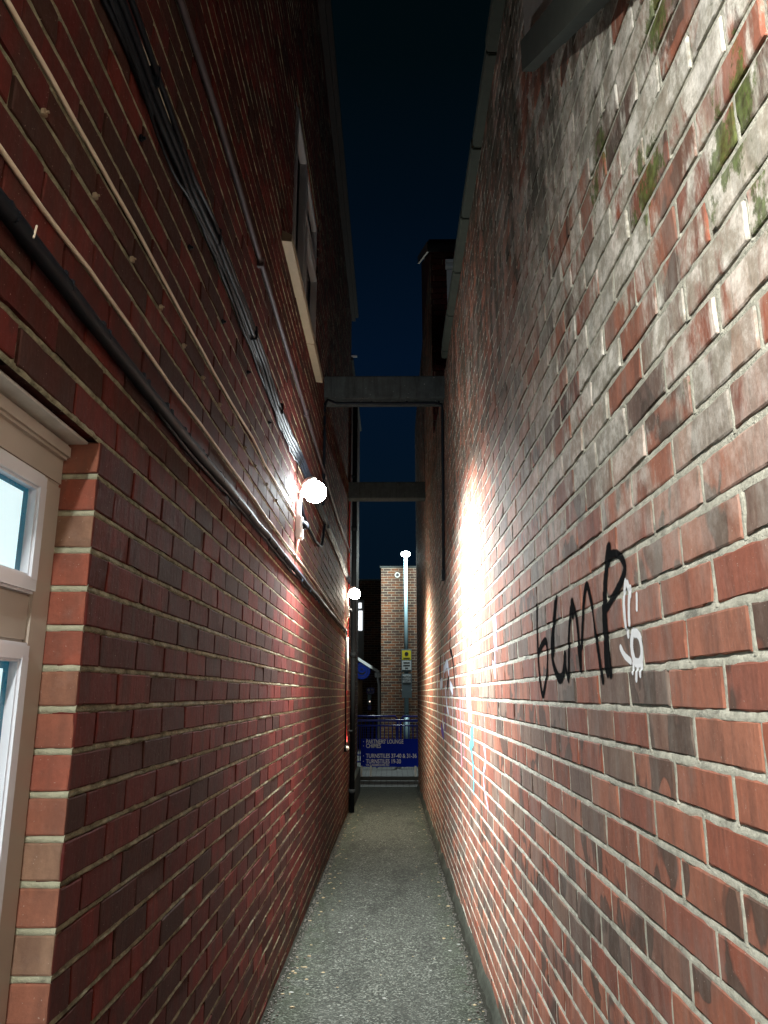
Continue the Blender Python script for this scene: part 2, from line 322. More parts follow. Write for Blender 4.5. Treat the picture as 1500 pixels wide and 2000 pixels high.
class MB:
    def __init__(s): s.bm = bmesh.new()
    def box(s, x0, x1, y0, y1, z0, z1, bev=0.0):
        x0, x1 = sorted((x0, x1)); y0, y1 = sorted((y0, y1)); z0, z1 = sorted((z0, z1))
        r = bmesh.ops.create_cube(s.bm, size=1)
        for v in r['verts']:
            v.co = Vector(((x0 + x1) / 2 + v.co.x * (x1 - x0), (y0 + y1) / 2 + v.co.y * (y1 - y0), (z0 + z1) / 2 + v.co.z * (z1 - z0)))
        if bev:
            ed = list({e for v in r['verts'] for e in v.link_edges})
            bmesh.ops.bevel(s.bm, geom=ed, offset=bev, segments=2, affect='EDGES')
        return s
    def prism(s, pts, axis, a, b):
        """polygon extruded along an axis; pts in the two other axes"""
        def mk(p, c):
            if axis == 'x': return (c, p[0], p[1])
            if axis == 'y': return (p[0], c, p[1])
            return (p[0], p[1], c)
        A = [s.bm.verts.new(mk(p, a)) for p in pts]; B = [s.bm.verts.new(mk(p, b)) for p in pts]
        s.bm.faces.new(A); s.bm.faces.new(B[::-1]); n = len(pts)
        for i in range(n): s.bm.faces.new([A[i], B[i], B[(i + 1) % n], A[(i + 1) % n]])
        return s
    def tube(s, pts, r, n=8, cap=True):
        pts = [Vector(p) for p in pts]; rs = r if isinstance(r, (list, tuple)) else [r] * len(pts)
        up = Vector((0, 0, 1)); rings = []
        for i, p in enumerate(pts):
            d = (pts[min(i + 1, len(pts) - 1)] - pts[max(i - 1, 0)]).normalized()
            a = d.cross(up); a = a.normalized() if a.length > 1e-3 else d.cross(Vector((1, 0, 0))).normalized()
            b = a.cross(d)
            rings.append([s.bm.verts.new(p + (a * math.cos(t) + b * math.sin(t)) * rs[i]) for t in [2 * math.pi * k / n for k in range(n)]])
        for i in range(len(rings) - 1):
            for k in range(n): s.bm.faces.new([rings[i][k], rings[i][(k + 1) % n], rings[i + 1][(k + 1) % n], rings[i + 1][k]])
        if cap:
            s.bm.faces.new(rings[0][::-1]); s.bm.faces.new(rings[-1])
        return s
    def lathe(s, origin, axis, prof, n=24):
        """profile (r, h) turned round an axis"""
        axis = Vector(axis).normalized(); a = axis.orthogonal().normalized(); b = axis.cross(a); o = Vector(origin)
        rings = []
        for r, h in prof:
            rings.append([s.bm.verts.new(o + axis * h + (a * math.cos(t) + b * math.sin(t)) * max(r, 1e-4)) for t in [2 * math.pi * k / n for k in range(n)]])
        for i in range(len(rings) - 1):
            for k in range(n): s.bm.faces.new([rings[i][k], rings[i][(k + 1) % n], rings[i + 1][(k + 1) % n], rings[i + 1][k]])
        s.bm.faces.new(rings[0][::-1]); s.bm.faces.new(rings[-1])
        return s
    def build(s, name, m, parent=None, smooth=False):
        bmesh.ops.recalc_face_normals(s.bm, faces=s.bm.faces)
        me = bpy.data.meshes.new(name); s.bm.to_mesh(me); s.bm.free()
        return link(name, me, m, parent, smooth)

# value noise for geometry
_T = rng.random((64, 64)).astype(np.float32)
def vn(a, b):
    ia = np.floor(a).astype(int); ib = np.floor(b).astype(int); fa = a - ia; fb = b - ib
    fa = fa * fa * (3 - 2 * fa); fb = fb * fb * (3 - 2 * fb); g = lambda i, j: _T[i & 63, j & 63]
    return (g(ia, ib) * (1 - fa) * (1 - fb) + g(ia + 1, ib) * fa * (1 - fb) + g(ia, ib + 1) * (1 - fa) * fb + g(ia + 1, ib + 1) * fa * fb) - 0.5
def wob(u, v): return vn(u * 9, v * 9) * 0.0016 + vn(u * 31 + 7, v * 31) * 0.0009

# ------------------------------------------------------------------ brickwork
BH, BL, JT, ZP = 0.075, 0.2215, 0.011, 1.457
def lay(u0, u1, z0, z1, uoff, holes=(), jt=JT, seed=1, hj=0.42):
    """list of bricks (ua, ub, za, zb, r1, r2, r3) in stretcher bond, cut round the holes"""
    g = np.random.default_rng(seed); out = []
    k0 = int(math.floor((z0 - ZP) / BH)); k1 = int(math.ceil((z1 - ZP) / BH))
    for k in range(k0, k1):
        za, zb = ZP + k * BH + jt / 2, ZP + (k + 1) * BH - jt / 2
        za, zb = max(za, z0), min(zb, z1)
        if zb - za < 0.008: continue
        off = uoff + (BL / 2 if k % 2 else 0) + g.normal(0, 0.007)
        j = int(math.floor((u0 - off) / BL))
        ua = off + j * BL
        while ua < u1:
            ub = ua + BL
            a, b_ = ua + jt * hj + g.normal(0, 0.0012), ub - jt * hj + g.normal(0, 0.0012)
            segs = [(max(a, u0), min(b_, u1))]
            for (h0, h1, hz0, hz1) in holes:
                if zb > hz0 + 0.01 and za < hz1 - 0.01:
                    ns = []
                    for s0, s1 in segs:
                        if s1 <= h0 or s0 >= h1: ns.append((s0, s1)); continue
                        if s0 < h0: ns.append((s0, h0))
                        if s1 > h1: ns.append((h1, s1))
                    segs = ns
            dz = g.normal(0, 0.0009, 2)
            for s0, s1 in segs:
                if s1 - s0 > 0.012: out.append((s0, s1, za + dz[0], zb + dz[1], g.random(), g.random(), g.random()))
            ua = ub
    return np.array(out)
def brick_params(B, seed):
    g = np.random.default_rng(seed)
    n = len(B); return g.normal(0, 0.0006, n), g.normal(0, 0.0007, n), g.normal(0, 0.0009, n)
def depth_fn(B, P, i, uu, vv):
    """front depth (out of the plane) for brick i at normalised coords"""
    d0, tu, tv = P
    return d0[i] + tu[i] * (uu - 0.5) + tv[i] * (vv - 0.5)
def brick_mesh(name, groups, mapf, mats, parent, irr=1.0, skirt=0.045):
    """groups: list of (bricks, params, NU, NV)"""
    VV, FF, CC, base = [], [], [], 0
    for B, P, NU, NV in groups:
        if len(B) == 0: continue
        n = len(B)
        w_ = (B[:, 1] - B[:, 0])[:, None, None]; h_ = (B[:, 3] - B[:, 2])[:, None, None]
        def axis(N, L):
            r1 = np.minimum(0.0035 / L, 0.3); cols = [np.zeros_like(L), np.zeros_like(L), r1]
            for q in range(1, N): cols.append(np.full_like(L, q / N))
            cols += [1 - r1, np.ones_like(L), np.ones_like(L)]
            return np.concatenate(cols, axis=-1)
        uu = axis(NU, w_)[:, 0, :]; vv = axis(NV, h_)[:, 0, :]
        A, D = uu.shape[1], vv.shape[1]
        U = np.repeat(uu[:, :, None], D, 2); V = np.repeat(vv[:, None, :], A, 1)
        ia = np.arange(A)[:, None] * np.ones((1, D)); ib = np.ones((A, 1)) * np.arange(D)[None]
        ring = np.minimum(np.minimum(ia, A - 1 - ia), np.minimum(ib, D - 1 - ib))
        u = B[:, 0][:, None, None] + U * w_; v = B[:, 2][:, None, None] + V * h_
        idx = np.arange(n)[:, None, None]
        d = depth_fn(B, P, idx, U, V) + wob(u + B[:, 5][:, None, None] * 9, v)
        # edges: worn arris, ragged outline, chipped here and there
        e1 = vn(u * 55 + 3, v * 55 + idx * 1.7); e2 = vn(u * 17 + 11, v * 17 + idx * 2.3)
        rag = (np.abs(e1) * 0.0026 + np.clip(e2 - 0.18, 0, 1) * 0.012) * irr
        cu = np.where(U < 0.02, 1, np.where(U > 0.98, -1, 0)); cv = np.where(V < 0.05, 1, np.where(V > 0.95, -1, 0))
        u = u + cu * rag; v = v + cv * rag
        d = d - np.where(ring <= 1, 0.0012 + rag * 0.4, 0.0)
        d = np.where(ring[None] < 0.5, -skirt, d)
        X = mapf(u.ravel(), v.ravel(), d.ravel())
        VV.append(X)
        CC.append(np.repeat(B[:, 4:7], A * D, 0))
        i, j = np.meshgrid(np.arange(A - 1), np.arange(D - 1), indexing='ij'); q = (i * D + j).ravel()
        f = np.stack([q, q + D, q + D + 1, q + 1], 1)
        F = (f[None] + (np.arange(n) * A * D)[:, None, None]).reshape(-1, 4) + base
        FF.append(F); base += len(X)
    V = np.concatenate(VV); F = np.concatenate(FF); c = np.concatenate(CC)
    # orient outward
    p0, p1, p2 = V[F[:1, 0]], V[F[:1, 1]], V[F[:1, 2]]
    me = mesh_np(name, V, F)
    a = me.attributes.new('bcol', 'FLOAT_VECTOR', 'POINT'); a.data.foreach_set('vector', c.astype(np.float32).ravel())
    o = link(name, me, mats, parent, smooth=True)
    try: me.set_sharp_from_angle(angle=R(13))
    except Exception: pass
    return o
def grid_faces(A, D):
    i, j = np.meshgrid(np.arange(A - 1), np.arange(D - 1), indexing='ij'); q = (i * D + j).ravel()
    return np.stack([q, q + D, q + D + 1, q + 1], 1)
def mortar_bed(name, u0, u1, z0, z1, mapf, mats, parent, rec, holes=(), struck=0.0, du=0.02, jt=JT, slump=0.0, over=0.003):
    """backing sheet plus a ragged, hand-struck bead along every bed joint"""
    VV, FF, base = [], [], 0
    us = sorted({u0, u1, *[min(max(h, u0), u1) for H in holes for h in H[:2]]}); zs = sorted({z0, z1, *[min(max(h, z0), z1) for H in holes for h in H[2:]]})
    for a, b_ in zip(us[:-1], us[1:]):
        for c, d in zip(zs[:-1], zs[1:]):
            mu, mz = (a + b_) / 2, (c + d) / 2
            if any(h[0] < mu < h[1] and h[2] < mz < h[3] for h in holes) or b_ - a < 1e-4 or d - c < 1e-4: continue
            u = np.array([a, b_, b_, a]); v = np.array([c, c, d, d])
            VV.append(mapf(u, v, np.full(4, -rec))); FF.append(np.array([[0, 1, 2, 3]]) + base); base += 4
    k0 = int(math.ceil((z0 - ZP) / BH)); k1 = int(math.floor((z1 - ZP) / BH))
    for k in range(k0, k1 + 1):
        zc = ZP + k * BH
        spans = [(u0, u1)]
        for h in holes:
            if h[2] + 0.001 < zc < h[3] - 0.001:
                spans = [s for a, b_ in spans for s in ((a, min(b_, h[0])), (max(a, h[1]), b_)) if s[1] - s[0] > 0.03]
        for a, b_ in spans:
            n = max(3, int((b_ - a) / du)); u = np.linspace(a, b_, n)
            r1 = vn(u * 23, np.full(n, k * 3.3)); r2 = vn(u * 61 + 5, np.full(n, k * 5.1)); r3 = vn(u * 7 + 2, np.full(n, k * 1.9))
            gone = np.clip(vn(u * 5 + 9, np.full(n, k * 7.7)) - 0.24, 0, 1) * 0.02
            hw = jt / 2 + over
            prof = [(-hw, -rec * 0.55), (-hw * 0.4, -rec * 0.30 + slump), (hw * 0.35, -rec * (0.42 + struck * 0.45)), (hw, -rec * (0.62 + struck))]
            pts = []
            for q, (pz, pd) in enumerate(prof):
                pts.append(mapf(u, zc + pz + r1 * 0.0030 * (1 if q in (1, 2) else 0.5), pd + r2 * 0.0028 + r3 * 0.002 - gone))
            X = np.stack(pts, 1).reshape(-1, 3); VV.append(X); FF.append(grid_faces(n, 4) + base); base += len(X)
    me = mesh_np(name, np.concatenate(VV), np.concatenate(FF))
    return link(name, me, mats, parent, smooth=True)

XL, XR = -0.585, 0.469
def head_joints(name, B, mapf, mats, parent, umax, rec):
    """short ragged fillets of mortar between neighbouring bricks of a course"""
    B = B[B[:, 1] < umax]; k = np.round((B[:, 2] - ZP) / BH).astype(int)
    o = np.lexsort((B[:, 0], k)); B = B[o]; k = k[o]
    m = (k[1:] == k[:-1]) & (B[1:, 0] - B[:-1, 1] < 0.03); a = B[:-1][m]; c = B[1:][m]; n = len(a)
    vs = np.linspace(0, 1, 6)[None, None, :]; us = np.array([0, 0.3, 0.7, 1.0])[None, :, None]
    u = (a[:, 1] - 0.0025)[:, None, None] + (c[:, 0] - a[:, 1] + 0.005)[:, None, None] * us + 0 * vs
    v = (a[:, 2] - 0.005)[:, None, None] + (a[:, 3] - a[:, 2] + 0.010)[:, None, None] * vs + 0 * us
    d = np.where((us > 0.1) & (us < 0.9), -rec * 0.35, -rec) + vn(u * 70, v * 60) * 0.0014 - np.clip(vn(u * 9 + 4, v * 13) - 0.2, 0, 1) * 0.02
    V = mapf(u.ravel(), v.ravel(), d.ravel()); F = (grid_faces(4, 6)[None] + (np.arange(n) * 24)[:, None, None]).reshape(-1, 4)
    return link(name, mesh_np(name, V, F), mats, parent, smooth=True)
def stk(*a): return np.stack(np.broadcast_arrays(*a), -1)
def mapL(u, v, d): return stk(XL + d, u, v)
def mapR(u, v, d): return stk(XR - d, u, v)

def split_lod(B, seed, near, mid):
    P = brick_params(B, seed); y = (B[:, 0] + B[:, 1]) / 2
    def sub(m): return B[m], tuple(p[m] for p in P)
    dist = np.abs(y)
    high = B[:, 2] > 4.4
    a = (dist < near) & ~high; b_ = (dist >= near) & (dist < mid) & ~high; c = ~(a | b_)
    return [(*sub(a), 10, 4), (*sub(b_), 4, 2), (*sub(c), 1, 1)], P

ZG = lambda y: -0.019 * (y - 3.75)            # the alley falls gently away from the camera

# ------------------------------------------------------------------ ground
def sheet(name, ys, x0, x1, zf, m, dz, nx=2, kind='structure'):
    xs = np.linspace(x0, x1, nx); V = np.array([(x, y, zf(y) + dz) for y in ys for x in xs]); F = grid_faces(len(ys), nx)
    me = mesh_np(name, V, F); o = link(name, me, m); props(o, kind=kind); return o
def zg_all(y):
    if y < 14.3: return max(ZG(y), -0.2005)
    return -0.2005
sheet('ground', [-60, -12, -5, 0, 5, 10, 14.3, 15.3, 20, 60, 200], -120, 120, lambda y: min(zg_all(y), 0.15) - 0.03, 'earth', 0)
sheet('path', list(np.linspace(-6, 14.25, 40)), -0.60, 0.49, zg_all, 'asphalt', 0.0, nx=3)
sheet('pavement', [14.25, 15.3], -6, 6, lambda y: -0.2005, 'paving', 0.004)
MB().box(-6, 6, 15.3, 15.42, -0.26, -0.138, 0.012).build('kerb', 'kerb')['kind'] = 'structure'
sheet('road', [15.42, 21.9], -6, 6, lambda y: -0.145, 'paving', 0.0)
bpy.data.objects['road'].name = 'pavement_beyond_kerb'

# ------------------------------------------------------------------ left building
LB = thing('brick_building', 'dark red brick building with cables, a lit ground floor window and a high white window', 'building', (XL, 4, 0))
HW = (0.45, 1.449, 0.70, 1.9055)              # ground floor window opening
HU = (4.0, 5.45, 3.85, 5.1)                  # upper window opening
holesL = [HW, HU]
BLk = lay(-2.0, 10.35, -0.28, 6.85, 1.541 - BL * 5, holesL, seed=3, hj=0.24)
grpL, PL = split_lod(BLk, 5, 3.6, 7.5)
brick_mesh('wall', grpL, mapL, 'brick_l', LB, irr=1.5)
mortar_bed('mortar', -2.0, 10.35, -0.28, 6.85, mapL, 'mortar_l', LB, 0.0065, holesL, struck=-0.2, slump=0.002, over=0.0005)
# brick jamb of the window opening, facing the camera
def mapJ(u, v, d): return stk(u, 1.4462 - d, v)
Jr = []
g = np.random.default_rng(21)
for k in range(-11, 6):
    za, zb = ZP + k * BH + 0.006, ZP + (k + 1) * BH - 0.006
    if zb > 1.89: zb = 1.903
    Jr.append((-0.672, XL - 0.002, za, zb, g.random(), g.random(), g.random()))
Jr = np.array(Jr)
brick_mesh('window_jamb', [(Jr, brick_params(Jr, 8), 5, 4)], mapJ, 'brick_jamb', LB, irr=0.7, skirt=0.03)
us = np.linspace(-0.672, XL - 0.001, 12)
VV, FF, bs = [], [], 0
for k in range(-11, 6):
    zc = ZP + k * BH
    r1 = vn(us * 70, np.full(12, k * 3.1)) * 0.004
    prof = [(-0.009, -0.006), (-0.004, 0.001), (0.003, 0.0005), (0.009, -0.006)]
    X = np.stack([mapJ(us, zc + pz, pd + r1 - 0.0015) for pz, pd in prof], 1).reshape(-1, 3); VV.append(X); FF.append(grid_faces(12, 4) + bs); bs += len(X)
X = mapJ(np.array([-0.69, XL - 0.004, XL - 0.004, -0.69]), np.array([0.70, 0.70, 1.905, 1.905]), np.full(4, -0.006)); VV.append(X); FF.append(np.array([[0, 1, 2, 3]]) + bs)
link('jamb_mortar', mesh_np('jamb_mortar', np.concatenate(VV), np.concatenate(FF)), 'mortar_jamb', LB, smooth=True)
MB().box(-0.70, -0.69, 0.3, 1.60, 0.5, 2.1).box(-0.685, XL - 0.047, 0.42, 1.449, 1.9065, 1.95).build('inner_leaf', 'mortar_l', LB)
MB().prism([(-0.668, 1.898), (-0.612, 1.898), (-0.610, 1.901), (-0.612, 1.904), (-0.668, 1.904)], 'y', 0.452, 1.447).build('lintel', 'lintel', LB)
# the other cheek of the opening and its sill
MB().box(-0.69, XL - 0.004, 0.40, 0.449, 0.70, 1.905).build('near_jamb', 'brick_jamb', LB)
MB().box(-0.69, XL + 0.035, 0.42, 1.449, 0.62, 0.70, 0.006).build('window_sill', 'concrete', LB)
# ground floor window
W1 = MB()
W1.box(-0.690, -0.655, 0.45, 1.447, 1.810, 1.896, 0.004).box(-0.690, -0.655, 1.372, 1.446, 0.70, 1.8095, 0.004).box(-0.690, -0.655, 0.45, 0.52, 0.70, 1.8095, 0.004)
W1.box(-0.690, -0.658, 0.52, 1.3715, 1.500, 1.585, 0.004).box(-0.690, -0.658, 0.52, 1.3715, 0.70, 0.78, 0.004)
W1.box(-0.668, -0.640, 0.455, 1.445, 1.862, 1.894, 0.006)
win1 = W1.build('window', 'upvc_tan', LB)
S = MB()
def sash(S, y0, y1, z0, z1, x0=-0.672, x1=-0.645, wd=0.034, bev=0.005):
    S.box(x0, x1, y0, y1, z1 - wd, z1, bev).box(x0, x1, y0, y1, z0, z0 + wd, bev).box(x0, x1 + 0.0006, y0, y0 + wd, z0 + wd * 0.6, z1 - wd * 0.6, bev).box(x0, x1 + 0.0006, y1 - wd, y1, z0 + wd * 0.6, z1 - wd * 0.6, bev)
sash(S, 0.525, 1.368, 1.585, 1.808); sash(S, 0.525, 1.368, 0.783, 1.498)
S.build('sash', 'upvc_white', win1, smooth=False)
MB().box(-0.668, -0.664, 0.55, 1.336, 1.60, 1.79).box(-0.668, -0.664, 0.55, 1.336, 0.80, 1.48).build('glazing_edge', 'spacer', win1)
MB().box(-0.6638, -0.6625, 0.56, 1.312, 1.622, 1.764).box(-0.6638, -0.6625, 0.56, 1.312, 0.82, 1.452).build('pane', 'lit_pane', win1)
# upper window
u2 = MB()
x0, x1 = -0.66, -0.600
u2.box(x0, x1, 4.0, 5.45, 5.04, 5.10, 0.004).box(x0, x1, 4.0, 5.45, 3.85, 3.91, 0.004).box(x0, x1, 4.0, 4.06, 3.91, 5.04, 0.004).box(x0, x1, 5.39, 5.45, 3.91, 5.04, 0.004)
u2.box(x0, x1 + 0.002, 4.60, 4.67, 3.91, 5.04, 0.004).box(x0, x1 + 0.001, 4.67, 5.39, 4.60, 4.66, 0.004)
win2 = u2.build('window', 'upvc_grey', LB)
win2['label'] = 'high window with grey white frame and dark glass'
S = MB(); sash(S, 4.065, 4.595, 3.915, 5.035, -0.63, -0.583, 0.05); sash(S, 4.675, 5.385, 4.665, 5.035, -0.63, -0.59, 0.05); sash(S, 4.675, 5.385, 3.915, 4.595, -0.63, -0.583, 0.05)
S.build('sash', 'upvc_grey', win2)
MB().box(-0.64, -0.635, 4.06, 5.39, 3.91, 5.04).build('pane', 'glass_dark', win2)
MB().box(-0.72, XL - 0.01, 4.0, 5.45, 5.101, 5.16).box(-0.72, -0.70, 3.9, 5.6, 3.7, 5.3).box(-0.70, XL - 0.012, 5.4505, 5.5, 3.85, 5.1).build('window_reveal', 'brick_jamb', LB)
sl = MB()
sl.prism([(-0.66, 3.85), (-0.66, 3.79), (XL + 0.052, 3.775), (XL + 0.056, 3.815), (XL, 3.845)], 'y', 3.62, 4.85).prism([(-0.66, 3.849), (-0.66, 3.79), (XL + 0.050, 3.773), (XL + 0.055, 3.813), (XL, 3.843)], 'y', 4.854, 5.52)
sl.build('window_sill', 'cream_paint', LB)
# eaves, gutter and roof
MB().box(XL - 0.30, XL + 0.055, -2, 10.4, 6.851, 6.90).box(XL - 0.3, XL + 0.10, -2, 10.4, 6.90, 6.96, 0.01).build('eaves', 'eaves_brown', LB)
MB().prism([(XL + 0.08, 6.96), (XL - 4.5, 9.3), (XL - 4.5, 6.96)], 'y', -2, 10.4).build('roof', 'slate', LB)
MB().box(XL - 4.5, XL - 0.13, 1.6, 10.34, -0.3, 6.85).box(XL - 4.5, XL - 0.13, -2.0, 0.3, -0.3, 6.85).box(XL - 4.5, XL - 0.5, 0.3, 1.6, -0.3, 6.85).box(XL - 0.5, XL - 0.13, 0.3, 1.6, 2.1, 6.85).box(XL - 0.5, XL - 0.13, 0.3, 1.6, -0.3, 0.5).build('inner_core', 'mortar_l', LB)
# black drainpipe fixed on it
dp = MB().tube([(-0.535, 10.72, -0.12), (-0.535, 10.72, 5.6)], 0.036, 14)
for z in (0.1, 1.9, 3.7): dp.tube([(-0.535, 10.72, z), (-0.535, 10.72, z + 0.07)], 0.044, 14)
for z in (0.9, 2.7, 4.5): dp.box(XL - 0.01, -0.535, 10.68, 10.76, z, z + 0.03)

# left far building
LB2 = thing('brick_building', 'lower dark brick building past the drainpipe at the far left end of the alley', 'building', (XL, 12, 0))
B2 = lay(10.36, 13.45, -0.32, 6.2, 10.5, seed=13)
brick_mesh('wall', [(B2, brick_params(B2, 2), 2, 1)], mapL, 'brick_l', LB2)
mortar_bed('mortar', 10.36, 13.45, -0.32, 6.2, mapL, 'mortar_l', LB2, 0.006, du=0.1)
MB().box(XL - 4, XL - 0.05, 10.4, 13.44, -0.3, 6.2).build('inner_core', 'mortar_l', LB2)
MB().box(XL - 4, XL + 0.03, 10.36, 13.5, 6.201, 6.26, 0.01).build('coping', 'concrete', LB2)
MB().box(-0.74, -0.50, 10.36, 10.40, 6.262, 6.285, 0.004).build('verge_trim', 'white_paint', LB2)
dp.build('drainpipe', 'black_paint', LB2, smooth=True)
MB().box(XL - 0.012, -0.53, 10.86, 13.43, -0.3, 0.22, 0.01).build('plinth', 'fillet', LB2)

# ------------------------------------------------------------------ right wall
RW = thing('brick_wall', 'weathered orange red brick wall with graffiti and lime bloom on the right', 'wall', (XR, 3, 0))
BR = lay(-2.0, 8.0, -0.28, 4.17, 1.438, seed=4)
grpR, PR = split_lod(BR, 6, 4.2, 8)
brick_mesh('masonry', grpR, mapR, 'brick_r', RW, irr=1.9)
mortar_bed('mortar', -2.0, 8.0, -0.28, 4.17, mapR, 'mortar_r', RW, 0.0042, struck=0.55)
head_joints('head_joint_mortar', BR, mapR, 'mortar_r', RW, 8.1, 0.0036)
MB().box(XR + 0.05, XR + 0.30, -2.0, 8.0, -0.3, 4.17).build('wall_core', 'mortar_r', RW)
cp = MB(); y = -2.0; k = 0
while y < 5.95:
    L = min(0.60, 5.95 - y); dz = random.uniform(-0.004, 0.004); dx = random.uniform(-0.004, 0.004)
    cp.box(XR - 0.045 + dx, XR + 0.34, y + 0.003, y + L - 0.003, 4.172 + dz * 0.3, 4.245 + dz, 0.008); y += 0.60
cp.build('coping', 'concrete_mossy', RW)
# raking concrete coping of a former lean-to, with render above it
rk = MB().prism([(1.0, 2.62), (2.07, 3.38), (2.07, 3.50), (1.0, 2.735)], 'x', XR + 0.02, XR - 0.04)
rk.build('raking_coping', 'concrete_mossy', RW)
MB().prism([(1.0, 2.70), (2.13, 3.50), (2.10, 4.165), (1.0, 4.165)], 'x', XR + 0.02, XR - 0.014).build('render_patch', 'render', RW)
# cement fillet along the foot of the wall
ys = np.linspace(-2, 14.2, 700); fv = []
for yy in ys:
    z = zg_all(yy); r = float(vn(np.array([yy * 4]), np.array([2.0]))[0]); r2 = float(vn(np.array([yy * 13]), np.array([5.0]))[0])
    fv += [(XR + 0.01, yy, z + 0.055 + r * 0.06), (XR - 0.008 + r2 * 0.006, yy, z + 0.045 + r * 0.06 + r2 * 0.012), (XR - 0.016 + r * 0.012 + r2 * 0.006, yy, z + 0.025), (XR - 0.034 + r2 * 0.022, yy, z - 0.02)]
link('cement_fillet', mesh_np('cement_fillet', np.array(fv), grid_faces(len(ys), 4)), 'fillet', RW, smooth=True)

# building joined on to the end of that wall
RB = thing('brick_building', 'taller brick building rising above the end of the right wall with white panel', 'building', (XR, 10, 0))
B3 = lay(8.01, 14.2, -0.32, 6.5, 8.1, seed=14)
brick_mesh('wall', [(B3, brick_params(B3, 3), 2, 1)], mapR, 'brick_r', RB)
mortar_bed('mortar', 8.01, 14.2, -0.32, 6.5, mapR, 'mortar_r', RB, 0.005, du=0.06)
B4 = lay(XR + 0.002, 3.0, 4.24, 6.5, 0.5, seed=15)
brick_mesh('front_wall', [(B4, brick_params(B4, 3), 1, 1)], lambda u, v, d: stk(u, 8.0 - d, v), 'brick_l', RB)
MB().box(XR + 0.03, 4.0, 8.04, 14.18, -0.3, 6.5).build('inner_core', 'mortar_l', RB)
MB().prism([(8.0, 6.501), (10.6, 7.95), (10.6, 6.501)], 'x', XR + 0.01, 4.0).build('gable', 'brick_l', RB)
MB().prism([(7.88, 6.50), (10.66, 8.05), (10.66, 8.13), (7.88, 6.58)], 'x', XR - 0.02, 4.0).build('roof', 'slate', RB)
MB().prism([(7.88, 6.42), (10.66, 7.97), (10.66, 8.10), (7.88, 6.55)], 'x', XR - 0.045, XR - 0.021).build('verge_board', 'brown_wood', RB)
MB().tube([(XR - 0.04, 7.86, 6.47), (4.0, 7.86, 6.47)], 0.06, 10).build('gutter', 'black_paint', RB, smooth=True)
MB().box(0.655, 1.5, 7.955, 7.999, 4.9, 6.24, 0.01).box(0.640, 1.55, 7.93, 7.998, 6.25, 6.30, 0.005).box(0.640, 1.55, 7.92, 7.998, 6.315, 6.35, 0.005).build('white_panel', 'white_paint', RB)

# ------------------------------------------------------------------ concrete beams
def beam(y0, y1, z0, z1, label, m='concrete'):
    n = 40; b = MB().box(XL - 0.02, XR + 0.02, y0, y1, z0, z1, 0.008); o = b.build('concrete_beam', m)
    props(o, label, 'beam', 'concrete beams bridging the alley'); return o
beam(6.2, 6.43, 3.925, 4.13, 'nearer speckled concrete beam bridging the alley with a black cable under it')
beam(10.0, 10.2, 4.005, 4.235, 'farther concrete beam bridging the alley with its underside lit')

# ------------------------------------------------------------------ cables and pipes
def cable(name, pts, r, m, label, cat='cable', wander=0.0025, x=None, sub=4, group=None, n=8):
    P = []
    for i in range(len(pts) - 1):
        a, b_ = np.array(pts[i], float), np.array(pts[i + 1], float); L = np.linalg.norm(b_ - a); k = max(1, int(L / 0.06))
        for q in range(k): P.append(a + (b_ - a) * q / k)
    P.append(np.array(pts[-1], float)); P = np.array(P); s = np.cumsum(np.r_[0, np.linalg.norm(np.diff(P, axis=0), axis=1)])
    P[:, 2] += vn(s * 3.1, np.full(len(s), r * 900)) * wander * 3 + vn(s * 9, np.full(len(s), 4 + r * 500)) * wander
    P[:, 0] += np.abs(vn(s * 4.7, np.full(len(s), 8 + r * 700))) * wander * 1.2
    o = MB().tube([tuple(p) for p in P], r, n).build(name, m, None, smooth=True); props(o, label, cat, group); return o
def lyz(pts, off): return [(XL + off, y, z) for y, z in pts]
cA = thing('cable', 'thick black bundled cable clipped along the left wall below the white cables', 'cable', (XL, 4, 2.1))
def part_tube(name, pts, r, m, parent, wander=0.003, n=8):
    o = cable(name, pts, r, m, None, None, wander, n=n)
    o.parent = parent; o.matrix_parent_inverse = Matrix.Translation(-Vector(parent.location)); return o
part_tube('sheath', lyz([(0.2, 2.10), (1.0, 2.103), (1.34, 2.098), (2.0, 2.096), (4, 2.116), (6.8, 2.135), (9.3, 2.168), (9.7, 2.15)], 0.018), 0.0150, 'cable_black', cA)
part_tube('sheath', lyz([(1.35, 2.118), (2.0, 2.117), (4, 2.136), (5.5, 2.141), (9.6, 2.18)], 0.012), 0.006, 'cable_black', cA, 0.006)
part_tube('sheath', lyz([(1.7, 2.082), (3, 2.084), (5, 2.105), (9.6, 2.15)], 0.010), 0.0055, 'cable_black', cA, 0.006)
def clip_mesh():
    b = MB(); b.box(-0.002, 0.010, -0.006, 0.006, 0.010, 0.026, 0.002).box(0.0, 0.016, -0.004, 0.004, -0.014, 0.011, 0.002); return b
protoC = None
for i, yy in enumerate([0.99, 1.19, 1.37, 1.62, 1.81, 1.98, 2.18, 2.42, 2.66, 2.9, 3.15, 3.4, 3.62, 3.9, 4.3, 4.7, 5.2, 5.8]):
    b = MB(); b.box(-0.002, 0.020, -0.006, 0.006, 0.012, 0.030, 0.002).box(0.022, 0.0325, -0.004, 0.004, -0.010, 0.014, 0.003)
    if protoC is None:
        protoC = b.build('cable_tie', 'cable_black', cA); o = protoC
    else:
        b.bm.free(); o = protoC.copy(); C.objects.link(o)
    o.parent = cA; o.matrix_parent_inverse = Matrix.Identity(4)
    o.location = (0.0, yy - 4, -0.0 + 0.002 * math.sin(i * 2.1)); o.rotation_euler = (random.uniform(-0.2, 0.2), 0, 0)
MB().tube([(XL + 0.033, 1.035, 2.095), (XL + 0.033, 1.04, 2.12)], 0.0018, 6).build('tie', 'cable_white', cA)
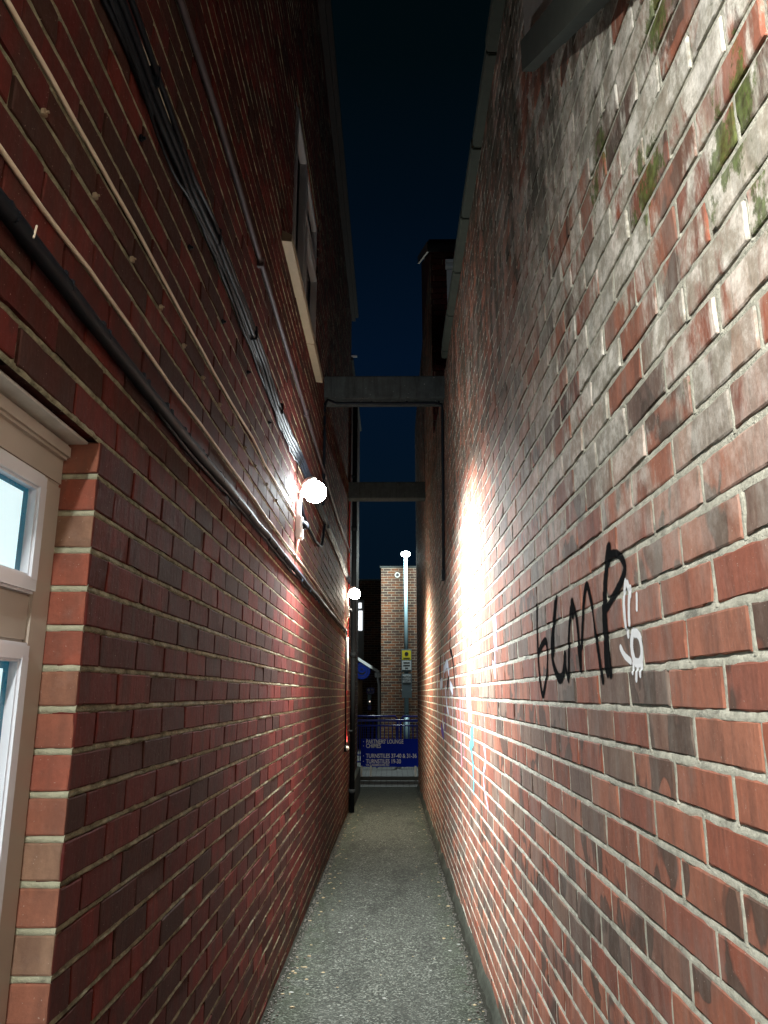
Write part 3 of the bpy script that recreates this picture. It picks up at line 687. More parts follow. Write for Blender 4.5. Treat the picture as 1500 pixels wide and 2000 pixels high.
cable('cable', lyz([(0.2, 2.205), (0.95, 2.201), (1.1, 2.193), (1.3, 2.199), (1.85, 2.195), (2.1, 2.201), (2.8, 2.208), (3.4, 2.208), (4.2, 2.212), (4.7, 2.221), (5.5, 2.235), (8.2, 2.225), (9.6, 2.20)], 0.006), 0.0046, 'cable_white', 'lower cream cable running just above the black bundled cable on the left wall', wander=0.0035, group='cream cables on the left wall')
cable('cable', lyz([(0.2, 2.436), (1.2, 2.431), (1.5, 2.434), (2.3, 2.428), (2.65, 2.436), (3.0, 2.449), (3.3, 2.436), (4.1, 2.447), (4.42, 2.444)], 0.006), 0.0046, 'cable_white', 'upper cream cable ending at the nearer wall lamp box', wander=0.003, group='cream cables on the left wall')
cB = thing('cable_bundle', 'bundle of black cables strapped high on the left wall running past the lamps', 'cable', (XL, 4, 2.84))
offs = [(0.012, 0.0, 0.0105), (0.024, 0.005, 0.010), (0.012, 0.019, 0.010), (0.024, -0.012, 0.0095), (0.012, -0.021, 0.0095), (0.030, 0.014, 0.008)]
for i, (dx, dz, r) in enumerate(offs):
    base = [(0.5, 2.80), (1.3, 2.825), (1.6, 2.81), (1.85, 2.80), (2.1, 2.835), (2.7, 2.84), (3.1, 2.838), (3.5, 2.80), (4.0, 2.80), (4.6, 2.84), (5.9, 2.845), (7.1, 2.855), (8.0, 2.87), (9.5, 2.882), (10.2, 2.88)]
    part_tube('strand', [(XL + dx + 0.003 * math.sin(y * 2 + i), y, z + dz + 0.006 * math.sin(y * 1.7 + i * 2.1)) for y, z in base], r, 'cable_black', cB, 0.005)
part_tube('strand', lyz([(0.5, 2.72), (1.2, 2.76), (1.5, 2.775), (2.0, 2.785), (2.4, 2.80), (3.0, 2.795), (3.6, 2.755), (4.2, 2.79), (4.6, 2.80)], 0.008), 0.006, 'cable_black', cB, 0.012)
part_tube('strand', lyz([(1.0, 2.745), (1.6, 2.77), (2.2, 2.79), (2.6, 2.79), (3.2, 2.765), (3.9, 2.745), (4.5, 2.79)], 0.012), 0.0045, 'cable_black', cB, 0.02)
for yy, zz in ((1.5, 2.83), (2.16, 2.84), (2.84, 2.845), (3.6, 2.81), (5.0, 2.845), (6.5, 2.855)):
    MB().box(XL, XL + 0.040, yy - 0.006, yy + 0.006, zz - 0.030, zz + 0.032, 0.004).build('strap', 'cable_black', cB)
part_tube('drip_loop', lyz([(4.55, 2.62), (4.75, 2.56), (5.1, 2.535), (5.5, 2.53), (5.9, 2.545), (6.12, 2.60), (6.25, 2.72), (6.4, 2.85)], 0.012), 0.010, 'cable_black', cB, 0.006)
cable('cable', lyz([(0.6, 2.868), (1.3, 2.877), (1.6, 2.879), (1.75, 2.866), (2.2, 2.874), (2.84, 2.880), (3.3, 2.874), (3.8, 2.889), (4.93, 2.894), (7, 2.895), (10.2, 2.91)], 0.005), 0.0036, 'cable_white', 'thin cream cable lying along the top of the high black cable bundle', wander=0.003)
cd = thing('conduit_pipe', 'thin brown metal conduit pipe running highest along the left wall', 'pipe', (XL, 4, 3.24))
part_tube('pipe', lyz([(0.5, 3.245), (1.66, 3.238), (2.1, 3.262), (2.85, 3.25), (5.6, 3.235), (8.0, 3.236), (10.3, 3.30)], 0.016), 0.011, 'conduit', cd, 0.001, n=12)
for yy in (1.2, 2.97, 4.8, 6.4, 8.2):
    MB().box(XL, XL + 0.030, yy - 0.012, yy + 0.012, 3.225, 3.270, 0.003).build('saddle_clip', 'conduit', cd)
cb = cable('cable', [(XL + 0.012, 6.18, 2.95), (XL + 0.012, 6.18, 3.86), (XL + 0.03, 6.2, 3.905), (XL + 0.10, 6.30, 3.912), (-0.1, 6.30, 3.909), (XR - 0.09, 6.30, 3.913), (XR - 0.02, 6.31, 3.90), (XR - 0.014, 6.33, 3.85), (XR - 0.014, 6.50, 2.75), (XR - 0.014, 6.58, 2.44)], 0.013, 'cable_black', 'black cable carried across under the nearer concrete beam and down the right wall', wander=0.002)
MB().box(XR - 0.032, XR, 6.55, 6.61, 2.37, 2.47, 0.006).build('end_box', 'cable_black', cb)
for xx in (-0.17, 0.14, 0.42):
    MB().box(xx - 0.008, xx + 0.008, 6.28, 6.32, 3.905, 3.928, 0.002).build('clip', 'cable_black', cb)
# cream nail clips left over between the cables, and dark ones
cl0 = None
for i, (yy, zz) in enumerate([(1.073, 2.357), (1.297, 2.361), (1.516, 2.358), (1.733, 2.358), (1.95, 2.358), (2.17, 2.357), (2.40, 2.36), (2.62, 2.358), (2.86, 2.36), (3.1, 2.357), (3.4, 2.36), (3.7, 2.36)]):
    if cl0 is None:
        b = MB().box(0, 0.009, -0.0055, 0.0055, -0.007, 0.006, 0.0015); b.tube([(0.009, 0, 0.001), (0.013, 0, 0.001)], 0.0025, 6); cl0 = b.build('cable_clip', 'clip'); o = cl0
    else: o = cl0.copy(); C.objects.link(o)
    o.location = (XL + 0.0005, yy, zz); o.rotation_euler = (random.uniform(-0.3, 0.3), 0, 0)
    props(o, 'small cream nail clip left in the mortar line between the two cream cables', 'clip', 'empty cream clips on the left wall')
cl1 = None
for i, (yy, zz) in enumerate([(1.506, 2.667), (1.942, 2.662), (2.386, 2.66), (2.855, 2.68), (3.4, 2.665)]):
    if cl1 is None:
        b = MB().box(0, 0.010, -0.007, 0.007, -0.008, 0.008, 0.003); b.tube([(0.008, 0, 0), (0.016, 0, 0)], 0.004, 8); cl1 = b.build('cable_clip', 'cable_black'); o = cl1
    else: o = cl1.copy(); C.objects.link(o)
    o.location = (XL + 0.0005, yy, zz)
    props(o, 'small black wall plug stub sitting below the high black cable bundle', 'clip', 'black stubs on the left wall')
cable('cable', [(XL + 0.006, 10.28, 4.2), (XL + 0.006, 10.26, 3.2), (XL + 0.006, 10.24, 2.6), (XL + 0.006, 10.0, 1.6), (XL + 0.006, 9.9, 1.15), (XL + 0.02, 9.88, 0.86), (XL + 0.03, 9.8, 0.82), (XL + 0.02, 9.97, 0.88)], 0.0035, 'red_cable', 'thin red cable dropping down the left wall beside the farther lamp', wander=0.004)
pk = thing('service_conduit', 'grey conduit below the farther lamp ending in a round white capped box', 'pipe', (XL, 9.7, 1))
MB().tube([(XL + 0.016, 9.62, 2.2), (XL + 0.016, 9.64, 1.5), (XL + 0.016, 9.70, 0.80)], 0.011, 10).build('pipe', 'cable_black', pk, smooth=True)
MB().tube([(XL + 0.034, 9.66, 2.1), (XL + 0.034, 9.68, 1.45)], 0.009, 10).build('white_pipe', 'metal_white', pk, smooth=True)
MB().lathe((XL, 9.72, 0.76), (1, -0.5, 0), [(0.042, 0.0), (0.042, 0.03), (0.036, 0.045), (0.0, 0.048)], 18).build('cap', 'cable_black', pk, smooth=True)
MB().lathe((XL + 0.03, 9.70, 0.76), (0.6, -1, 0.1), [(0.026, 0.0), (0.026, 0.02), (0.0, 0.026)], 18).build('white_cap', 'metal_white', pk, smooth=True)

# ------------------------------------------------------------------ wall lamps
def wall_lamp(y, z, lens, power, col, label, aim, cone=156):
    t = thing('wall_lamp', label, 'lamp', (XL, y, z), group='floodlights on the left wall')
    MB().box(XL, XL + 0.045, y - 0.045, y + 0.045, z - 0.33, z - 0.19, 0.008).build('junction_box', 'metal_white', t)
    MB().box(XL + 0.001, XL + 0.030, y - 0.03, y + 0.03, z - 0.19, z - 0.09, 0.006).build('wall_bracket', 'metal_white', t)
    MB().tube([(XL + 0.02, y, z - 0.12), (XL + 0.03, y, z - 0.03), (XL + 0.055, y, z + 0.015)], 0.012, 10).build('arm', 'metal_white', t, smooth=True)
    a = Vector(aim).normalized(); c = Vector((XL + 0.095, y, z))
    MB().lathe(c, a, [(0.0, -0.060), (0.030, -0.058), (0.046, -0.045), (0.050, -0.030), (0.046, -0.0285), (0.0, -0.0285)], 28).build('housing', 'metal_white', t, smooth=True)
    prof = [(0.0, -0.028)] + [(0.069 * math.cos(q), 0.038 + 0.069 * math.sin(q)) for q in [R(k) for k in range(-72, 90, 9)]] + [(0.0, 0.107)]
    MB().lathe(c, a, prof, 28).build('lens', lens, t, smooth=True)
    # sensor hanging below with its flex
    MB().lathe((XL + 0.055, y - 0.01, z - 0.245), (0.5, -0.5, -0.8), [(0.0, -0.02), (0.022, -0.018), (0.026, 0.0), (0.020, 0.022), (0.0, 0.028)], 16).build('motion_sensor', 'cable_black', t, smooth=True)
    MB().tube([(XL + 0.03, y - 0.02, z - 0.30), (XL + 0.022, y - 0.05, z - 0.37), (XL + 0.012, y - 0.07, z - 0.44), (XL + 0.010, y - 0.06, z - 0.50)], 0.0045, 6).build('flex', 'clip', t, smooth=True)
    ld = bpy.data.lights.new('flood_beam', 'SPOT'); ld.energy = power; ld.color = col; ld.spot_size = R(cone); ld.spot_blend = 1.0; ld.shadow_soft_size = 0.03
    lo = bpy.data.objects.new('flood_beam', ld); C.objects.link(lo); lo.location = c + a * 0.145
    lo.rotation_mode = 'QUATERNION'; lo.rotation_quaternion = a.to_track_quat('-Z', 'Y')
    lo.parent = t; lo.matrix_parent_inverse = Matrix.Translation(-Vector(t.location))
    return t
wall_lamp(4.52, 2.655, 'lens_cool', P_LAMP1, (0.93, 0.98, 1.0), 'nearer round floodlight, blazing cool white on the left wall', (0.52, 0.0, -0.85))
wall_lamp(9.70, 2.690, 'lens_warm', P_LAMP2, (1.0, 0.90, 0.70), 'farther floodlight glowing warm white where the left wall ends', (0.52, 0.0, -0.85))
wall_lamp(-0.75, 2.70, 'lens_near', P_NEAR, (1.0, 0.98, 0.93), 'floodlight behind the camera on the left wall', (0.66, 0.42, -0.62), 138)

# ------------------------------------------------------------------ paint on the wall
def brick_front(B, P, u, v, rec=0.0035):
    D = np.full(u.shape, -0.0011)
    near = np.where((B[:, 1] > u.min()) & (B[:, 0] < u.max()) & (B[:, 3] > v.min()) & (B[:, 2] < v.max()))[0]
    for i in near:
        m = (u > B[i, 0] - 0.001) & (u < B[i, 1] + 0.001) & (v > B[i, 2] - 0.001) & (v < B[i, 3] + 0.001)
        if not m.any(): continue
        U = (u[m] - B[i, 0]) / (B[i, 1] - B[i, 0]); V = (v[m] - B[i, 2]) / (B[i, 3] - B[i, 2])
        D[m] = P[0][i] + P[1][i] * (U - .5) + P[2][i] * (V - .5) + wob(u[m] + B[i, 5] * 9, v[m])
    return D
def paint(name, strokes, m, label, cat='graffiti', cell=0.004, group=None, lift=0.0012):
    """paint film lying on bricks and joints alike; strokes = [(points, half width)]"""
    P_ = np.array([p for s, _ in strokes for p in s]); mw = max(h for _, h in strokes) * 2.4 + cell
    u = np.arange(P_[:, 0].min() - mw, P_[:, 0].max() + mw, cell); v = np.arange(P_[:, 1].min() - mw, P_[:, 1].max() + mw, cell)
    U, V = np.meshgrid(u, v, indexing='ij'); cov = np.zeros(U.shape)
    for pts, hw in strokes:
        hw = hw * 1.12
        # smooth the stroke
        p = np.array(pts, float)
        for _ in range(2):
            if len(p) > 2:
                q = np.empty((2 * len(p), 2)); q[0] = p[0]; q[-1] = p[-1]; q[1:-1:2] = p[:-1] * .75 + p[1:] * .25; q[2:-1:2] = p[:-1] * .25 + p[1:] * .75; p = q
        for a, b_ in zip(p[:-1], p[1:]):
            d = b_ - a; L2 = (d ** 2).sum() + 1e-12
            t = np.clip(((U - a[0]) * d[0] + (V - a[1]) * d[1]) / L2, 0, 1)
            dist = np.hypot(U - a[0] - t * d[0], V - a[1] - t * d[1])
            cov = np.maximum(cov, np.clip(1.45 - dist / hw * 0.9, 0, 1))
    D = brick_front(BR, PR, U, V) + lift
    X = mapR(U.ravel(), V.ravel(), D.ravel()); A, Dn = U.shape; F = grid_faces(A, Dn)
    cf = cov.ravel(); keep = (cf[F].max(1) > 0.02); F = F[keep]
    used, inv = np.unique(F, return_inverse=True)
    me = mesh_np(name, X[used], inv.reshape(F.shape))
    at = me.attributes.new('cover', 'FLOAT', 'POINT'); at.data.foreach_set('value', cf[used].astype(np.float32))
    o = link(name, me, m, None, smooth=True); props(o, label, cat, group); return o
MP = {k: paint_mat(k + '_spray_paint', c) for k, c in dict(black=(0.011, 0.012, 0.013), white=(0.78, 0.8, 0.82), cyan=(0.10, 0.50, 0.58), lav=(0.42, 0.42, 0.55), pale=(0.55, 0.58, 0.66), purple=(0.12, 0.08, 0.25), pink=(0.5, 0.2, 0.22)).items()}
blk = [[(2.452, 1.683), (2.466, 1.61), (2.468, 1.546), (2.478, 1.49), (2.456, 1.439), (2.422, 1.397), (2.369, 1.438), (2.327, 1.497), (2.311, 1.545), (2.335, 1.575), (2.466, 1.537)],
       [(2.154, 1.67), (2.193, 1.627), (2.222, 1.587), (2.251, 1.545), (2.255, 1.514), (2.23, 1.478), (2.174, 1.447), (2.12, 1.457), (2.085, 1.51)], [(2.085, 1.51), (2.089, 1.478), (2.063, 1.452)],
       [(2.056, 1.448), (2.033, 1.522), (2.013, 1.591), (1.969, 1.644), (1.94, 1.609), (1.926, 1.549), (1.918, 1.469)],
       [(1.918, 1.469), (1.891, 1.547), (1.855, 1.627), (1.812, 1.674), (1.785, 1.628), (1.761, 1.553), (1.742, 1.49), (1.729, 1.440)],
       [(1.665, 1.455), (1.671, 1.508), (1.671, 1.56), (1.667, 1.62), (1.64, 1.676), (1.612, 1.712)], [(1.612, 1.701), (1.544, 1.692), (1.508, 1.666), (1.513, 1.644), (1.555, 1.625), (1.615, 1.604), (1.655, 1.59)]]
wd = [0.0095, 0.0115, 0.008, 0.009, 0.009, 0.012, 0.008]
paint('graffiti_tag', list(zip(blk, wd)) + [([(2.17, 1.655), (2.215, 1.59), (2.235, 1.53)], 0.015), ([(1.69, 1.455), (1.685, 1.55), (1.672, 1.62)], 0.010), ([(1.97, 1.636), (1.975, 1.615)], 0.014), ([(1.625, 1.69), (1.605, 1.712)], 0.013)], MP['black'], 'black spray painted looping tag on the right wall at eye level', cell=0.003)
wht = [[(1.512, 1.628), (1.528, 1.602), (1.529, 1.561), (1.521, 1.523)], [(1.484, 1.612), (1.499, 1.585), (1.500, 1.545)], [(1.447, 1.594), (1.452, 1.567)], [(1.577, 1.502), (1.557, 1.485), (1.52, 1.472)], [(1.494, 1.523), (1.508, 1.503), (1.499, 1.469), (1.459, 1.465), (1.441, 1.489), (1.453, 1.52), (1.485, 1.525)], [(1.475, 1.465), (1.485, 1.437)], [(1.451, 1.464), (1.458, 1.445)], [(1.504, 1.466), (1.504, 1.451)], [(1.50, 1.622), (1.487, 1.60)]]
paint('graffiti_tag', list(zip(wht, [0.006, 0.006, 0.0045, 0.006, 0.0075, 0.0055, 0.0055, 0.005, 0.007])), MP['white'], 'dripping white painted S shaped mark beside the black tag', cell=0.0025)
paint('graffiti_tag', [([(4.547, 1.212), (4.736, 1.162), (4.507, 1.152), (4.752, 1.102)], 0.022), ([(4.666, 1.085), (4.574, 1.002)], 0.018), ([(4.575, 0.996), (4.60, 0.86)], 0.013)], MP['cyan'], 'small cyan zigzag mark low on the right wall below the bright patch', cell=0.006)
paint('graffiti_tag', [([(4.018, 1.145), (3.95, 1.077), (4.096, 1.014), (4.07, 0.943), (3.923, 0.866)], 0.012), ([(3.469, 1.748), (3.45, 1.622)], 0.016), ([(3.50, 1.74), (3.50, 1.52)], 0.008), ([(3.56, 1.536), (3.516, 1.498)], 0.02), ([(3.43, 1.74), (3.42, 1.60)], 0.008)], MP['lav'], 'faded lavender paint drips low on the right wall nearer than the cyan mark', cell=0.006)
paint('graffiti_tag', [([(6.879, 1.618), (6.483, 1.673), (6.388, 1.587)], 0.03), ([(8.0, 1.646), (8.0, 1.10)], 0.025), ([(6.98, 1.748), (7.03, 1.568)], 0.02), ([(6.791, 1.458), (6.701, 1.32), (6.478, 1.258)], 0.022), ([(7.497, 1.492), (7.189, 1.507)], 0.04), ([(6.194, 1.477), (5.997, 1.437)], 0.03), ([(7.211, 1.168), (7.086, 1.11)], 0.02), ([(7.2, 1.5), (7.18, 1.1)], 0.010), ([(6.6, 1.65), (6.62, 1.15)], 0.009), ([(6.3, 1.65), (6.32, 1.2)], 0.008), ([(6.05, 1.45), (6.03, 1.15)], 0.010)], MP['pale'], 'pale dripping scrawl farther along the right wall', cell=0.01)
paint('graffiti_tag', [([(6.089, 1.865), (6.225, 1.769), (5.926, 1.697), (5.853, 1.602), (5.747, 1.465)], 0.022), ([(6.406, 1.521), (6.537, 1.473)], 0.03), ([(7.428, 1.741), (7.478, 1.559)], 0.03)], MP['black'], 'smudged black strokes above the pale scrawl on the right wall', cell=0.01, lift=0.0016)
paint('graffiti_tag', [([(7.455, 1.10), (7.15, 1.04)], 0.035), ([(7.55, 1.65), (7.45, 1.54)], 0.03), ([(6.9, 1.28), (6.85, 1.1)], 0.02)], MP['purple'], 'purple smears around the pale scrawl on the right wall', cell=0.01, lift=0.0008)
paint('graffiti_tag', [([(5.35, 1.35), (5.33, 0.95)], 0.03), ([(5.6, 1.33), (5.58, 1.1)], 0.02), ([(5.15, 1.38), (5.12, 1.02)], 0.014)], MP['pink'], 'faded pink paint runs between the scrawl and the cyan mark', cell=0.01)
paint('graffiti_tag', [([(4.768, 1.517), (4.76, 1.25)], 0.012), ([(4.659, 1.49), (4.639, 1.26)], 0.014), ([(4.86, 1.50), (4.85, 1.32)], 0.008), ([(4.70, 1.62), (4.70, 1.3)], 0.009)], MP['pale'], 'thin white drips directly above the cyan mark', cell=0.006)

# ------------------------------------------------------------------ litter and grit
def scatter_mesh(name, n, fx, m, size, flat, label=None, cat=None, kind=None, group=None, seed=1):
    g = np.random.default_rng(seed); VV, FF = [], []; bs = 0
    for i in range(n):
        x, y = fx(g); s = size * g.uniform(0.5, 1.4); a = g.uniform(0, 6.28); k = 6
        h = s * flat * g.uniform(0.6, 1.3); z = zg_all(y)
        top = [(x + math.cos(a + q * 2 * math.pi / k) * s * (0.5 + 0.3 * g.random()), y + math.sin(a + q * 2 * math.pi / k) * s * (0.35 + 0.3 * g.random()), z + h * g.uniform(0.7, 1.2)) for q in range(k)]
        bot = [(x + (p[0] - x) * 1.15, y + (p[1] - y) * 1.15, z - 0.001) for p in top]; ctr = (x, y, z + h * 1.25)
        V = top + bot + [ctr]
        for q in range(k):
            FF.append((bs + q, bs + (q + 1) % k, bs + k + (q + 1) % k, bs + k + q)); FF.append((bs + q, bs + (q + 1) % k, bs + 2 * k, bs + 2 * k))
        VV += V; bs += len(V)
    me = bpy.data.meshes.new(name); me.from_pydata(VV, [], [tuple(dict.fromkeys(f)) for f in FF]); me.update()
    o = link(name, me, m); props(o, label, cat, group, kind); return o
def edge(g):
    y = 3.0 + 9.5 * g.random() ** 1.5; w_ = abs(g.normal(0, 0.03))
    return ((-0.572 + w_, y) if g.random() < 0.5 else (0.428 - w_, y))
scatter_mesh('loose_grit', 2600, edge, 'gravel', 0.0065, 0.7, kind='stuff', seed=3)
scatter_mesh('loose_grit', 900, lambda g: (g.uniform(-0.55, 0.42), 3.2 + 9 * g.random()), 'gravel', 0.004, 0.6, kind='stuff', seed=9)
scatter_mesh('leaf_litter', 120, lambda g: ((-0.55 + abs(g.normal(0, 0.07)) if g.random() < .6 else 0.42 - abs(g.normal(0, 0.05))), 3.3 + 8.5 * g.random()), 'leaf', 0.013, 0.25, kind='stuff', seed=4)
scatter_mesh('leaf_litter', 40, lambda g: (g.uniform(-0.5, 0.4), 4 + 8 * g.random()), 'leaf', 0.010, 0.2, kind='stuff', seed=14)
scatter_mesh('chewing_gum_spots', 60, lambda g: (g.uniform(-0.5, 0.4), 3.4 + 6 * g.random() ** 1.3), 'gum', 0.013, 0.05, kind='stuff', seed=5)

# ------------------------------------------------------------------ beyond the alley
def text(s, size, x, y, z, m, parent, name='lettering', sx=1.0, ext=0.0015, align='LEFT', width=None):
    cu = bpy.data.curves.new(name, 'FONT'); cu.body = s; cu.size = size; cu.extrude = ext; cu.align_x = align; cu.offset = size * 0.016
    to = bpy.data.objects.new(name, cu); C.objects.link(to); bpy.context.view_layer.update()
    me = bpy.data.meshes.new_from_object(to.evaluated_get(bpy.context.evaluated_depsgraph_get())); bpy.data.objects.remove(to)
    if width: sx = width / (max(v.co.x for v in me.vertices) - min(v.co.x for v in me.vertices))
    me.transform(Matrix.Translation((x, y, z)) @ Matrix.Rotation(R(90), 4, 'X') @ Matrix.Diagonal((sx, 1, 1, 1)))
    return link(name, me, m, parent)
# guard rail carrying the direction sign
def rail(name, y, x0, x1, top, z0, label, second=True, pitch=0.085, foot='white_paint'):
    t = thing(name, label, 'barrier', ((x0 + x1) / 2, y, z0), group='blue crowd barriers')
    b = MB().tube([(x0, y, top - 0.08), (x0 + 0.05, y, top), (x1 - 0.05, y, top), (x1, y, top - 0.08)], 0.021, 10)
    b.build('top_rail', 'blue', t, smooth=True)
    if second: MB().tube([(x0, y, top - 0.10), (x1, y, top - 0.10)], 0.015, 8).build('mid_rail', 'blue', t, smooth=True)
    MB().tube([(x0, y, z0 + 0.25), (x1, y, z0 + 0.25)], 0.015, 8).build('bottom_rail', 'blue', t, smooth=True)
    for xx in (x0, x1):
        MB().tube([(xx, y, z0), (xx, y, top - 0.08)], 0.020, 8).build('post', 'blue', t, smooth=True)
    xx = x0 + pitch
    while xx < x1 - 0.02:
        MB().tube([(xx, y, z0 + 0.25), (xx, y, top - 0.10)], 0.0075, 6).build('bar', 'blue', t, smooth=True); xx += pitch
    for xx in (x0 + 0.45, x1 - 0.45):
        MB().box(xx - 0.02, xx + 0.02, y - 0.25, y + 0.25, z0, z0 + 0.02, 0.004).build('foot', 'blue', t)
    return t
rail('crowd_barrier', 15.62, -1.05, 1.25, 0.895, -0.14, 'nearest dark blue barrier directly behind the blue direction sign', True, 0.082)
rail('crowd_barrier', 17.4, -1.35, 0.13, 0.925, -0.145, 'blue barrier at the back left, behind the sign', True, 0.085)
rail('crowd_barrier', 17.55, 0.20, 1.9, 0.915, -0.145, 'blue barrier at the back right, in front of the lamp post', True, 0.085)
SG = thing('direction_sign', 'dark blue board listing lounge and turnstile directions on pale legs', 'sign', (0, 15.37, -0.14))
bd = MB().box(-0.602, 0.75, 15.34, 15.355, 0.04, 0.560, 0.004); bd.build('board', 'blue_sign', SG)
for body, sz, zz, ww in (("PARTNERS' LOUNGE", 0.108, 0.472, 0.72), ("CHIMES", 0.108, 0.392, 0.285), ("TURNSTILES 37-40 & 31-36", 0.108, 0.208, 0.98), ("TURNSTILES 19-30", 0.108, 0.106, 0.675), ("VIA CARISBROOKE RD", 0.052, 0.058, 0.45)):
    text(body, sz, -0.500, 15.337, zz, 'letters', SG, width=ww)
for z in (0.508, 0.428, 0.244, 0.142):
    MB().lathe((-0.548, 15.34, z), (0, -1, 0), [(0.008, 0), (0.008, 0.003), (0.0, 0.003)], 10).build('bullet', 'letters', SG)
for xx in (-0.585, -0.405, 0.455): MB().box(xx - 0.017, xx + 0.017, 15.325, 15.339, -0.137, 0.06, 0.003).build('leg', 'white_paint', SG)
# lamp post
SP = thing('street_lamp', 'slim grey street lamp post with lit head beyond the barriers', 'street lamp', (0.385, 20.5, -0.145))
MB().tube([(0.39, 20.5, -0.145), (0.39, 20.5, 0.82)], 0.085, 16).tube([(0.39, 20.5, 0.82), (0.39, 20.5, 0.92)], [0.085, 0.055], 16).build('base', 'galv', SP, smooth=True)
MB().tube([(0.39, 20.5, 0.92), (0.39, 20.5, 3.0), (0.39, 20.5, 5.05)], [0.058, 0.052, 0.045], 14).build('pole', 'galv', SP, smooth=True)
MB().lathe((0.39, 20.5, 5.05), (0, 0, 1), [(0.045, 0), (0.05, 0.05), (0.07, 0.10), (0.08, 0.12), (0.075, 0.145), (0.05, 0.165), (0.0, 0.17)], 24).build('head', 'galv', SP, smooth=True)
MB().lathe((0.39, 20.44, 5.14), (0, -0.25, -1), [(0.0, -0.05), (0.07, -0.042), (0.115, -0.015), (0.13, 0.015), (0.115, 0.045), (0.07, 0.075), (0.0, 0.085)], 20).build('lens', 'lens_street', SP, smooth=True)
def point(x, y, z, e, col, parent, r=0.1):
    ld = bpy.data.lights.new('lamp_light', 'POINT'); ld.energy = e; ld.color = col; ld.shadow_soft_size = r
    lo = bpy.data.objects.new('lamp_light', ld); C.objects.link(lo); lo.location = (x, y, z); lo.parent = parent; lo.matrix_parent_inverse = Matrix.Translation(-Vector(parent.location))
point(0.39, 20.05, 4.95, P_STREET, (0.86, 1.0, 0.97), SP, 0.12)
s1 = thing('parking_sign', 'yellow and white notice on grey board fixed high on the lamp post', 'sign', (0.395, 20.4, 2.3))
MB().box(0.255, 0.535, 20.39, 20.41, 1.97, 2.56, 0.005).build('back_board', 'grey_board', s1)
MB().box(0.275, 0.515, 20.382, 20.3895, 2.285, 2.525).build('yellow_panel', 'sign_yellow', s1)
MB().box(0.275, 0.515, 20.382, 20.3895, 2.02, 2.265).build('white_panel', 'sign_white', s1)
b = MB().lathe((0.395, 20.381, 2.44), (0, -1, 0), [(0.05, 0), (0.05, 0.002), (0, 0.002)], 16).box(0.31, 0.48, 20.379, 20.3815, 2.315, 2.335)
for z, w_ in ((2.20, .085), (2.13, .09), (2.06, .04)): b.box(0.395 - w_, 0.395 + w_, 20.379, 20.3815, z, z + 0.022)
b.build('print', 'sign_black', s1)
s2 = thing('match_sign', 'small white match notice with grey board on the lamp post below the yellow one', 'sign', (0.395, 20.4, 1.9))
MB().box(0.262, 0.530, 20.392, 20.412, 1.30, 1.93, 0.005).build('back_board', 'grey_board', s2)
MB().box(0.29, 0.50, 20.384, 20.3915, 1.70, 1.90).build('white_panel', 'sign_white', s2)
text('MATCH', 0.085, 0.395, 20.383, 1.812, 'sign_black', s2, 'print', 0.75, align='CENTER'); text('TODAY', 0.085, 0.395, 20.383, 1.727, 'sign_black', s2, 'print', 0.75, align='CENTER')
for xx in (0.262, 0.53): MB().lathe((xx, 20.39, 1.51), (0, -1, 0), [(0.014, 0), (0.014, 0.01), (0, 0.012)], 10).build('bolt', 'metal_white', s2)

# far house with the projecting bay
FH = thing('brick_house', 'brown brick house across the street with projecting bay, porch and lit window', 'house', (0, 24, -0.15))
def mapF(yc): return lambda u, v, d: stk(u, yc - d, v)
Bb = lay(-0.30, 3.4, -0.2, 5.0, 0.0, seed=31)
brick_mesh('bay_wall', [(Bb, brick_params(Bb, 5), 1, 1)], mapF(22.0), 'brick_far', FH, skirt=0.02)
mortar_bed('bay_mortar', -0.30, 3.4, -0.2, 5.0, mapF(22.0), 'mortar_far', FH, 0.006, du=0.5)
Bf = lay(-4.0, -0.30, -0.2, 5.05, 0.0, seed=32)
brick_mesh('wall', [(Bf, brick_params(Bf, 5), 1, 1)], mapF(25.0), 'brick_far', FH, skirt=0.02)
mortar_bed('mortar', -4.0, -0.30, -0.2, 5.05, mapF(25.0), 'mortar_far', FH, 0.006, du=0.5)
MB().box(-0.29, 3.4, 22.02, 26, -0.2, 4.995).box(-4, -0.29, 25.03, 26, -0.2, 5.045).build('inner_core', 'brick_far', FH)
MB().box(-0.34, 3.5, 21.96, 22.1, 5.0, 5.05).box(-0.34, -0.24, 22.1, 26, 5.0, 5.05).box(-0.24, 3.5, 22.1, 26, 5.0, 5.045).build('bay_coping', 'concrete', FH)
MB().box(-4.1, -0.345, 24.9, 25.3, 5.055, 5.10).build('coping', 'concrete', FH)
fw = MB().box(-1.30, -0.90, 24.94, 24.985, 2.50, 4.42).build('window', 'upvc_grey', FH)
fw['label'] = 'tall narrow staircase window glowing white'
MB().box(-1.26, -0.955, 24.925, 24.9395, 3.42, 4.06).box(-1.26, -0.985, 24.925, 24.9395, 4.14, 4.32).build('pane', 'lit_pane_far', fw)
